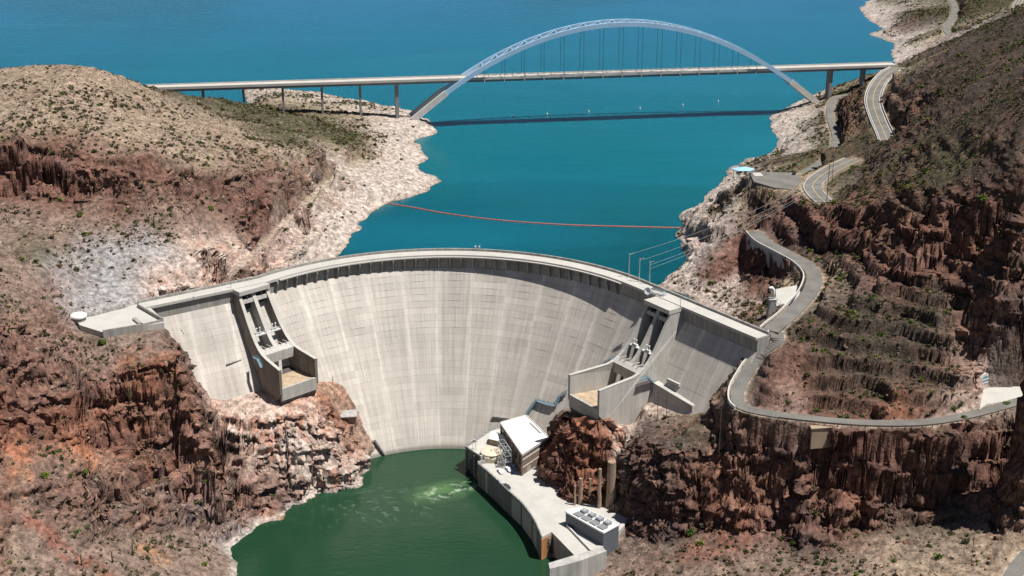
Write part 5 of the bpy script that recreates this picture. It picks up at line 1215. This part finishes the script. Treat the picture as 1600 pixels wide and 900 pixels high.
upole(1417, 106, 90, 40, 'small utility pole on the hill edge above the bridge end')
upole(1027, 656, 612, -20, 'dark pole below the right wing of the dam, left one of two')
upole(1041, 651, 617, -18, 'dark pole below the right wing of the dam, right one of two')
upole(1126, 660, 606, -1, 'utility pole at the near bend of the canyon road')
upole(1517, 882, 832, -38, 'slim pole on the slope at the lower right')
tb = empty('control_building', label='long tan flat walled building tucked under the canyon road', cat='building')
q = [at(*p, -3.4) for p in ((1266, 662), (1314, 659), (1352, 663), (1358, 671), (1266, 676))]
m = MB(); a, b, c2 = at(1266, 664, .4), at(1314, 660, .4), at(1352, 664, .4)
a.y -= 4; b.y -= 4; c2.y -= 4
m.prism([a.xy, b.xy, c2.xy, (c2.x-.3, c2.y+4), (b.x, b.y+4), (a.x, a.y+4)], -9, .4); m.build('wall', M['tan'], tb)
m = MB(); m.prism([(a.x-.4, a.y-.4), (b.x, b.y-.5), (c2.x+.4, c2.y-.4), (c2.x+.1, c2.y+4.3), (b.x, b.y+4.3), (a.x-.4, a.y+4.3)], .42, .7); m.build('roof', M['tan'], tb)
tp_ = empty('tunnel_portal', label='tunnel mouth with pale arched frame and blue grey steel gate in the cliff', cat='portal')
b = at(1537, 606, 4.2); ax = Vector((.82, .57, 0)).normalized()
def arcw(w_, h_, n=9): return [(-w_, 0)]+[(-w_*math.cos(math.pi*i/n), h_+w_*1.1*math.sin(math.pi*i/n)) for i in range(n+1)]+[(w_, 0)]
for nm_, w_, h_, t0, t1, mt in (('frame', 3.6, 3.2, 0, 5, M['kerb']), ('gate', 2.6, 3.0, -.3, .2, M['blue_steel'])):
    pr = arcw(w_, h_); dp = Vector((-ax.y, ax.x, 0)); n = len(pr)
    vs = [b+ax*x+dp*t+Vector((0, 0, z)) for t in (t0, t1) for x, z in pr]
    mesh_obj(nm_, vs, [tuple(range(n)), tuple(range(2*n-1, n-1, -1))]+[(i, i+n, (i+1) % n+n, (i+1) % n) for i in range(n)], mt, tp_)
for k in range(3): m = MB(); m.beam(b+ax*(-2.2)+Vector((0, 0, 1+1.6*k))-Vector((-ax.y, ax.x, 0))*.4, b+ax*2.2+Vector((0, 0, 1+1.6*k))-Vector((-ax.y, ax.x, 0))*.4, .15, .3); m.build('gate_bar', M['white_steel'], tp_)
# intake tower with gooseneck vent and steel stair behind the dam end
it = empty('vent_tower', at(1204, 500, 14), label='concrete pier topped by a white curved vent pipe behind the end of the dam', cat='tower')
m = MB(); m.hexa([(-3.2, -2, -6), (3, -2, -6), (3, 3, -6), (-3.2, 3, -6)], [(-.6, -1.6, 11), (1.8, -1.6, 11), (1.8, 2, 11), (-.6, 2, 11)]); m.build('pier', M['wall'], it)
m = MB(); m.tube([(.6, 0, 10.5), (.6, 0, 14), (.4, 0, 15.6), (-.4, 0, 16.6), (-1.4, 0, 16.4), (-1.9, 0, 15.2)], .75, 10); m.build('vent_pipe', M['white_steel'], it, True)
m = MB(); m.box((.6, 0, 10.6), 4.2, 3.4, .3); m.build('platform', M['galv'], it)
st = empty('stair_tower', at(1214, 500, 14), label='open blue steel stair tower next to the curved vent pipe', cat='stair tower')
for x in (-1.6, 1.6):
    for y in (-1.6, 1.6): m = MB(); m.tube([(x, y, -4), (x, y, 9)], .12, 4); m.build('column', M['blue_steel'], st)
for k in range(5):
    z = -2+2.4*k; s_ = 1 if k % 2 else -1
    m = MB(); m.beam((-1.5*s_, -1, z), (1.5*s_, -1, z+2.4), 1.0, .15); m.build('flight', M['blue_steel'], st)
    m = MB(); m.box((1.5*s_, 0, z+2.3), 1, 3.2, .1); m.build('landing', M['galv'], st)
# left bank: stair at the toe, ruined shelter, posts
ls = empty('toe_stair', label='narrow dark stair climbing the rock at the left foot of the dam', cat='stairs')
a, b = fp(600, 709, 1.0), fp(585, 688, 1.6)
m = MB(); m.beam(a, b, 1.6, .4); m.build('stringer', M['dark_steel'], ls)
for k in range(12):
    p = a.lerp(b, k/11); m = MB(); m.box(p, 1.7, .7, .35, .4); m.build('step', M['wall'], ls)
rh = empty('ruined_shelter', label='small broken concrete shelter on the rock under the smaller bucket', cat='ruin')
p = at(546, 664, -46); p.z = ground(p.x, p.y)
def R3(*v): return Vector(v)+p
m = MB(); m.hexa([R3(-5, -3, -2), R3(4, -4, -2), R3(4, -3, -2), R3(-5, -2, -2)], [R3(-5, -3, 2.8), R3(4, -4, 3.6), R3(4, -3, 3.6), R3(-5, -2, 2.8)]); m.build('wall', M['col_conc'], rh)
m = MB(); m.hexa([R3(-6, -4.5, 2.8), R3(4.5, -5, 3.7), R3(4.5, 2, 4.4), R3(-5, 2, 3.6)], [R3(-6, -4.5, 3.3), R3(4.5, -5, 4.2), R3(4.5, 2, 4.9), R3(-5, 2, 4.1)]); m.build('roof_slab', M['wall'], rh)
for px, py, lab in ((520, 594, 'short rusty post on the rock beside the smaller bucket, nearer the bucket'), (535, 598, 'short rusty post on the rock beside the smaller bucket, nearer the dam face')):
    q_ = at(px, py, -27); q_.z = ground(q_.x, q_.y); m = MB(); m.tube([q_-Vector((0, 0, 1)), q_+Vector((0, 0, 3.2))], .16, 6, .1); m.build('post', M['timber'], label=lab, cat='post')
# ------------------------------------------------------------------ plants and loose stone
def leafmat(name, col, v=.3):
    m, t, b = nmat(name); L = t.links.new
    g = N(t, 'ShaderNodeNewGeometry'); oi = N(t, 'ShaderNodeObjectInfo')
    def rng(src, lo, hi):
        q = N(t, 'ShaderNodeMapRange'); L(src, q.inputs['Value']); q.inputs['To Min'].default_value = lo; q.inputs['To Max'].default_value = hi; return q.outputs['Result']
    p = N(t, 'ShaderNodeMath', operation='MULTIPLY'); L(rng(g.outputs['Random Per Island'], 1-v, 1+v), p.inputs[0]); L(rng(oi.outputs['Random'], .7, 1.35), p.inputs[1])
    mx = N(t, 'ShaderNodeMix', data_type='RGBA'); L(rng(oi.outputs['Random'], 0, .75), mx.inputs['Factor']); mx.inputs[6].default_value = (*col, 1); mx.inputs[7].default_value = (col[0]*1.35, col[1]*.95, col[2]*1.1, 1)
    vm = N(t, 'ShaderNodeVectorMath', operation='SCALE'); L(mx.outputs[2], vm.inputs[0]); L(p.outputs[0], vm.inputs['Scale'])
    L(vm.outputs['Vector'], b.inputs['Base Color']); b.inputs['Roughness'].default_value = .8; b.inputs['Specular IOR Level'].default_value = .15
    return m
M['leaf'] = leafmat('olive_leaves', (.060, .075, .028)); M['leaf_bright'] = leafmat('fresh_leaves', (.085, .135, .022)); M['twig'] = surf('grey_twig', (.14, .11, .085), .9, .2, 1, 0)
M['leaf_dry'] = leafmat('dry_brush', (.13, .105, .06)); M['leaf_grey'] = leafmat('grey_green_brush', (.085, .088, .050))
def bush_mesh(name, nl, seed, mat, flat_=.75, stems=4, leaf=.2):
    r = random.Random(seed); m = MB(); lob = [(r.uniform(-.45, .45), r.uniform(-.45, .45), r.uniform(.35, .75)*flat_, r.uniform(.35, .6)) for _ in range(6)]
    for i in range(nl):
        lx, ly, lz, lr = r.choice(lob); u = Vector((r.gauss(0, 1), r.gauss(0, 1), r.gauss(0, 1))).normalized()*lr*r.uniform(.55, 1)
        c = Vector((lx+u.x, ly+u.y, max(.02, lz+u.z*flat_))); a = Vector((r.gauss(0, 1), r.gauss(0, 1), r.gauss(0, .6))).normalized(); b = a.cross(Vector((r.gauss(0, 1), r.gauss(0, 1), r.gauss(0, 1)))).normalized(); s = leaf*r.uniform(.6, 1.3)
        m.add([c-a*s, c-b*s*.6, c+a*s, c+b*s*.6], [(0, 1, 2, 3)])
    me = bpy.data.meshes.new(name); me.from_pydata([tuple(v) for v in m.v], [], m.f); me.materials.append(mat)
    st = MB()
    for k in range(stems):
        an = r.uniform(0, 6.28); st.tube([(0, 0, -.15), (math.cos(an)*.25, math.sin(an)*.25, .35*flat_), (math.cos(an)*.5, math.sin(an)*.5, .75*flat_)], .045, 4, .02)
    ms = bpy.data.meshes.new(name+'_stems'); ms.from_pydata([tuple(v) for v in st.v], [], st.f); ms.materials.append(M['twig'])
    return me, ms
BM = [bush_mesh('foliage', 170, 10+i, M['leaf']) for i in range(4)]; BB = [bush_mesh('foliage', 200, 30+i, M['leaf_bright'], .85) for i in range(3)]
Rv = random.Random(11)
def shrub(x, y, z, r, meshes, label, group=None):
    me, ms = Rv.choice(meshes); o = empty('desert_shrub', (x, y, z), Rv.uniform(0, 6.28), label=label, cat='shrub', group=group); o.scale = (r, r, r*Rv.uniform(.8, 1.15))
    for n_, d_ in (('foliage', me), ('stems', ms)):
        c = bpy.data.objects.new(n_, d_); COL.objects.link(c); c.parent = o
    return o
# height of the finished sheet (with its relief) under a point of the plan
def sheet(xs, ys):
    return detail(xs, ys)[0]
def hit_ground(px, py):
    "march a view ray to the sheet to learn the height of a spot"
    u = (px-800)/FPX; v = (450-py)/FPX; d = np.array((u, math.cos(PITCH)+v*math.sin(PITCH), -math.sin(PITCH)+v*math.cos(PITCH)))
    t = np.arange(420, 1700, .8); X = t*d[0]; Y = t*d[1]; Zr = CAMH+t*d[2]; g = hall(X, Y); k = np.argmax(Zr < g)
    z = float(sheet(X[k:k+1], Y[k:k+1])[0]); return X[k], Y[k], z
named = [(162, 541, 4.2, 1, 'large bright green bush on the shelf in front of the concrete platform'), (222, 574, 2.4, 1, 'round green bush at the cliff edge near the left wing'), (253, 572, 2.2, 0, 'grey green bush at the cliff edge next to the wing'), (164, 597, 2.2, 0, 'olive bush at the top of the red cliff on the left'),
 (68, 468, 2.2, 1, 'green bush on the slope above the round white tank'), (95, 483, 1.8, 1, 'green bush just above the round white tank'), (113, 549, 1.8, 0, 'dark bush on the bare scree below the platform'), (85, 506, 1.9, 1, 'green bush on scree left of the platform'), (85, 575, 2.6, 1, 'green bush on the dark rocks at the left'),
 (219, 532, 1.8, 1, 'small green bush on the stony shelf close to the dam wing'), (130, 740, 3.4, 1, 'wide green bush under the left red cliff'), (70, 745, 3.8, 1, 'yellow green bush at the foot of the left red cliff'), (137, 830, 4.2, 0, 'large dark bush on the lower left slope'), (228, 858, 3.6, 0, 'grey green bush near the river at the lower left'), (320, 885, 3.0, 1, 'green bush on the bank by the river edge'), (60, 797, 2.6, 0, 'dark bush beside the red rubble gully'),
 (1080, 828, 4.0, 1, 'bright green tree at the foot of the big right cliff'), (1237, 850, 3.0, 1, 'green bush under the right cliff'), (1508, 850, 3.4, 0, 'round dark bush near the slim pole at the lower right'), (1466, 875, 3.6, 1, 'round green bush at the bottom right'), (1395, 878, 2.6, 1, 'green bush on the stony slope at the bottom'), (1450, 855, 2.4, 0, 'dark bush above the round green bush at the bottom right'),
 (1276, 644, 2.8, 1, 'green bush by the canyon road under the ledges'), (1338, 643, 2.8, 1, 'bright bush on the uphill edge of the canyon road'), (1572, 633, 3.2, 1, 'green bush by the road in front of the tunnel apron'), (1508, 655, 3.0, 1, 'green bush below the guard rail'), (1490, 642, 2.6, 1, 'green bush on the uphill side before the tunnel'), (1535, 322, 4.2, 1, 'bright green bushes above the banded red cliff'), (1415, 300, 4.0, 1, 'yellow green bush on the right hillside'), (1441, 585, 2.8, 1, 'green bush on the ledges left of the tunnel'),
 (1478, 590, 2.8, 0, 'dark bush on the ledges closest to the tunnel'), (1376, 523, 3.0, 1, 'green bush on the long ledge above the canyon road'), (1350, 502, 2.6, 0, 'olive bush above the long ledge'), (1421, 507, 2.6, 1, 'green bush at the middle of the long ledge'), (1362, 483, 2.6, 0, 'olive bush high on the ledges'), (1258, 600, 3.0, 0, 'dark bush low on the ledges above the road'), (1277, 409, 2.8, 1, 'green bush at the uphill edge of the crest road'),
 (575, 250, 2.6, 1, 'round green bush on the pale neck of land'), (592, 256, 2.4, 1, 'round olive bush next to the green one on the pale neck'), (536, 279, 3.0, 1, 'dark green bush where the shore track climbs'), (485, 322, 3.4, 0, 'dark bush at the top of the shore track'), (330, 330, 3.6, 1, 'bright green bush in front of the second red cliff'), (125, 337, 3.2, 1, 'green bush below the notch in the left cliffs'), (60, 335, 3.0, 0, 'grey bush below the left red cliffs'),
 (555, 214, 3.6, 1, 'green bushes on the flat by the bridge'), (522, 199, 3.0, 1, 'olive bush on the flat behind the bushes by the bridge'), (495, 185, 2.6, 1, 'small bush near the bridge shadow'), (1240, 258, 4.0, 1, 'green bushes beside the parking lot'), (1220, 264, 3.2, 1, 'olive bush at the water side of the parking lot'), (1490, 50, 6.5, 1, 'dark green trees beside the far road'), (1440, 25, 5.5, 0, 'dark thicket on the far shore')]
for px, py, r, k, lab in named:
    x, y, z = hit_ground(px, py); shrub(x, y, z-.1, r*.62, BB if k else BM, lab)
# candidate spots all over the slopes
rngv = np.random.RandomState(5)
def spots(n, dens, y1=1250):
    a = np.radians(rngv.uniform(-24, 24, n)); r = np.sqrt(rngv.uniform(430**2, y1**2, n)); x = r*np.sin(a); y = r*np.cos(a); z0 = hall(x, y); ok = (z0 > 2.5) | ((y < 640) & (z0 > -62))
    ok &= hall(x, y, ROUGH, np.ones_like(ZB)) > .6
    x, y = x[ok], y[ok]; z, sl, st, rg = detail(x, y)
    ig_ = inset_grid(x, y); ok = ~((ig_ > -3) & (ig_ < 6+(20-z)*.582+3) & (x > -190) & (x < 122) & (y > 560))
    c = hall(x, y, C, CB).mean(-1); nz_ = fbm(x/26, y/26, None, 3, 120); p = dens*(1-.85*np.clip(st, 0, 1))*(1-.9*sstep(.25, .275, c))*(.12+1.15*sstep(-.15, .35, nz_))
    p = np.where(x > 100, p*1.3, p); ok &= rngv.uniform(0, 1, len(x)) < p
    return x[ok], y[ok], z[ok], sl[ok]
X_, Y_, Z_, S_ = spots(3300, .5, 900)
for i in np.argsort(Y_)[:330]:
    x, y, z = float(X_[i]), float(Y_[i]), float(Z_[i]); bright = Rv.random() < .3; r_ = Rv.uniform(.75, 1.7)
    dep = y*math.cos(PITCH)-(z-CAMH)*math.sin(PITCH); px = 800+FPX*x/dep; py = 450-FPX*(y*math.sin(PITCH)+(z-CAMH)*math.cos(PITCH))/dep
    if x < 0: zn = ('on the lowest slope at the bottom left' if py > 800 else 'on the slope between the left cliff and the river') if py > 720 and px < 330 else ('on the bleached rock under the smaller spillway' if px > 330 else ('on the red cliff left of the dam wing' if py > 585 else ('on the stony shelf under the concrete platform' if py > 515 else 'on the slope above the round white tank')))
    else: zn = ('on the stony slope at the foot of the big right cliff' if py > 800 else 'on the face of the big right cliff') if py > 668 else ('on the ledges just above the canyon road' if py > 560 else ('on the banded slope between the two right hand roads' if py > 440 else ('among the upper right cliffs' if py > 300 else 'high on the right hillside')))
    sz = 'large' if r_ > 1.3 else ('small' if r_ < 1.0 else 'mid sized')
    if not (-20 < px < 1620 and py < 920): continue
    lab = f"{sz} {'green' if bright else 'olive'} shrub {zn}"; far_ = px < 110 if x < 0 else px > 1390
    ex = ' away from the dam' if far_ else ' toward the dam'
    if len((lab+ex).split()) <= 16: lab += ex
    shrub(x, y, z-.15, r_, BB if bright else BM, lab, 'desert shrubs '+zn)
def scatter(name, X, Y, Z, scale, meshes, label, tilt=0):
    hid = bpy.data.collections.new(name+'_kinds')
    for k, me in enumerate(meshes): hid.objects.link(bpy.data.objects.new(name+'_kind', me))
    me = bpy.data.meshes.new(name); n = len(X); me.vertices.add(n); me.vertices.foreach_set('co', np.stack([X, Y, Z], -1).astype('f').ravel())
    for nm_, arr, ty in (('sc', scale, 'FLOAT'), ('rz', rngv.uniform(0, 6.28, n), 'FLOAT')):
        me.attributes.new(nm_, ty, 'POINT').data.foreach_set('value', np.asarray(arr, dtype='f'))
    me.attributes.new('pick', 'INT', 'POINT').data.foreach_set('value', rngv.randint(0, len(meshes), n).astype('i'))
    rot = np.zeros((n, 3), dtype='f'); rot[:, 2] = rngv.uniform(0, 6.28, n)
    if tilt: rot[:, :2] = rngv.uniform(-tilt, tilt, (n, 2))
    me.attributes.new('rot', 'FLOAT_VECTOR', 'POINT').data.foreach_set('vector', rot.ravel())
    o = bpy.data.objects.new(name, me); COL.objects.link(o); tag(o, label, kind='stuff')
    g = bpy.data.node_groups.new(name, 'GeometryNodeTree'); g.interface.new_socket('Geometry', in_out='INPUT', socket_type='NodeSocketGeometry'); g.interface.new_socket('Geometry', in_out='OUTPUT', socket_type='NodeSocketGeometry')
    gi = g.nodes.new('NodeGroupInput'); go = g.nodes.new('NodeGroupOutput'); ip = g.nodes.new('GeometryNodeInstanceOnPoints'); ci = g.nodes.new('GeometryNodeCollectionInfo'); ci.inputs['Collection'].default_value = hid; ci.inputs['Separate Children'].default_value = True; ci.inputs['Reset Children'].default_value = True
    def attr(nm_, ty):
        a = g.nodes.new('GeometryNodeInputNamedAttribute'); a.data_type = ty; a.inputs['Name'].default_value = nm_; return a.outputs['Attribute']
    g.links.new(gi.outputs[0], ip.inputs['Points']); g.links.new(ci.outputs[0], ip.inputs['Instance']); ip.inputs['Pick Instance'].default_value = True
    g.links.new(attr('pick', 'INT'), ip.inputs['Instance Index']); g.links.new(attr('sc', 'FLOAT'), ip.inputs['Scale']); g.links.new(attr('rot', 'FLOAT_VECTOR'), ip.inputs['Rotation']); g.links.new(ip.outputs[0], go.inputs[0])
    md = o.modifiers.new('scatter', 'NODES'); md.node_group = g; return o
small = [bush_mesh('scrub', 60, 60+i, M['leaf'], .7, 0, .3)[0] for i in range(2)]+[bush_mesh('scrub', 50, 70+i, M['leaf_dry'], .6, 0, .3)[0] for i in range(3)]+[bush_mesh('scrub', 60, 90+i, M['leaf_grey'], .65, 0, .3)[0] for i in range(3)]+[bush_mesh('scrub', 60, 80, M['leaf_bright'], .7, 0, .3)[0]]
X_, Y_, Z_, S_ = spots(640000, .95, 1850)
scatter('scrub', X_, Y_, Z_-.05, rngv.gamma(1.5, .34, len(X_)).clip(.2, 2.2), small, 'low olive and dry desert scrub dotted over every slope')
print('scrub', len(X_))
def stone_mesh(seed, mat):
    r = random.Random(seed); bm = bmesh.new(); bmesh.ops.create_icosphere(bm, subdivisions=1, radius=1)
    for v in bm.verts: v.co = Vector((v.co.x*r.uniform(.8, 1.2), v.co.y*r.uniform(.6, .95), v.co.z*r.uniform(.45, .8)))*r.uniform(.8, 1.1)
    me = bpy.data.meshes.new('stone'); bm.to_mesh(me); bm.free(); me.materials.append(mat); return me
def rocks(name, n, cond, mats, smin, smax, label, y1=1250):
    a = np.radians(rngv.uniform(-24, 24, n)); r = np.sqrt(rngv.uniform(430**2, y1**2, n)); x = r*np.sin(a); y = r*np.cos(a); z0 = hall(x, y); ok = ((z0 > .2) | ((y < 640) & (z0 > -64.5))) & (hall(x, y, ROUGH, np.ones_like(ZB)) > .5)
    x, y = x[ok], y[ok]; z, sl, st, rg = detail(x, y); c = hall(x, y, C, CB).mean(-1); ok = cond(x, y, z, sl, c)
    ig_ = inset_grid(x, y); ok &= ~((ig_ > -1) & (ig_ < 6+(20-z)*.582+1) & (x > -190) & (x < 122) & (y > 560))
    x, y, z = x[ok], y[ok], z[ok]; print(name, len(x))
    scatter(name, x, y, z, smin+(smax-smin)*rngv.beta(1, 6, len(x)), [stone_mesh(s, mats[s % len(mats)]) for s in range(6)], label, .8)
pm = surf('pale_stone', (.46, .40, .35), .95, .12, .7, .2, 3); bm_ = surf('brown_stone', (.13, .092, .07), .95, .2, .7, .2, 3); hm = surf('buff_stone', (.30, .235, .18), .95, .2, .7, .2, 3); rm_ = surf('red_stone', (.20, .09, .06), .95, .2, .7, .2, 3)
rocks('shore_stones', 26000, lambda x, y, z, sl, c: (c > .26) & (z > -64), [pm, pm, hm], .3, 2.4, 'bleached loose stones along the shores')
rocks('slope_stones', 110000, lambda x, y, z, sl, c: (c <= .26) & (x < 60), [bm_, bm_, hm], .25, 1.7, 'buff and brown loose stones on the left slopes')
rocks('dark_slope_stones', 80000, lambda x, y, z, sl, c: (c <= .26) & (x >= 60), [bm_, bm_, rm_], .25, 2.0, 'dark brown loose stones on the right slopes')
# saguaros
M['cactus'] = surf('cactus_green', (.085, .10, .05), .8, .12, 1, .1)
for px, py, h, lab in ((200, 606, 7.5, 'tall single stemmed saguaro at the top edge of the red cliff'), (241, 356, 7, 'saguaro in front of the second red cliff'), (285, 285, 6, 'saguaro on the slope to the right of the red cliffs'), (208, 868, 6.5, 'saguaro low on the slope near the river'), (128, 885, 6, 'saguaro with one arm at the bottom left'), (302, 272, 5.5, 'small saguaro upslope of the second red cliff'), (176, 880, 5.5, 'slim saguaro on the lower left slope beside the gully'), (1316, 628, 4, 'short saguaro above the canyon road')):
    x, y, z = hit_ground(px, py); o = empty('saguaro', (x, y, z-.3), label=lab, cat='cactus', group=None); m = MB(); m.tube([(0, 0, 0), (0, 0, h*.5), (.05, 0, h*.93), (.05, 0, h)], .30, 8, .2); m.build('trunk', M['cactus'], o, True)
    for s_, hh in ((1, .45), (-1, .55))[:1 if h < 6.2 else 2]: m = MB(); m.tube([(0, 0, h*hh), (s_*.75, 0, h*hh+.15), (s_*.85, 0, h*hh+.6), (s_*.85, .05, h*hh+h*.26)], .17, 7, .12); m.build('arm', M['cactus'], o, True)
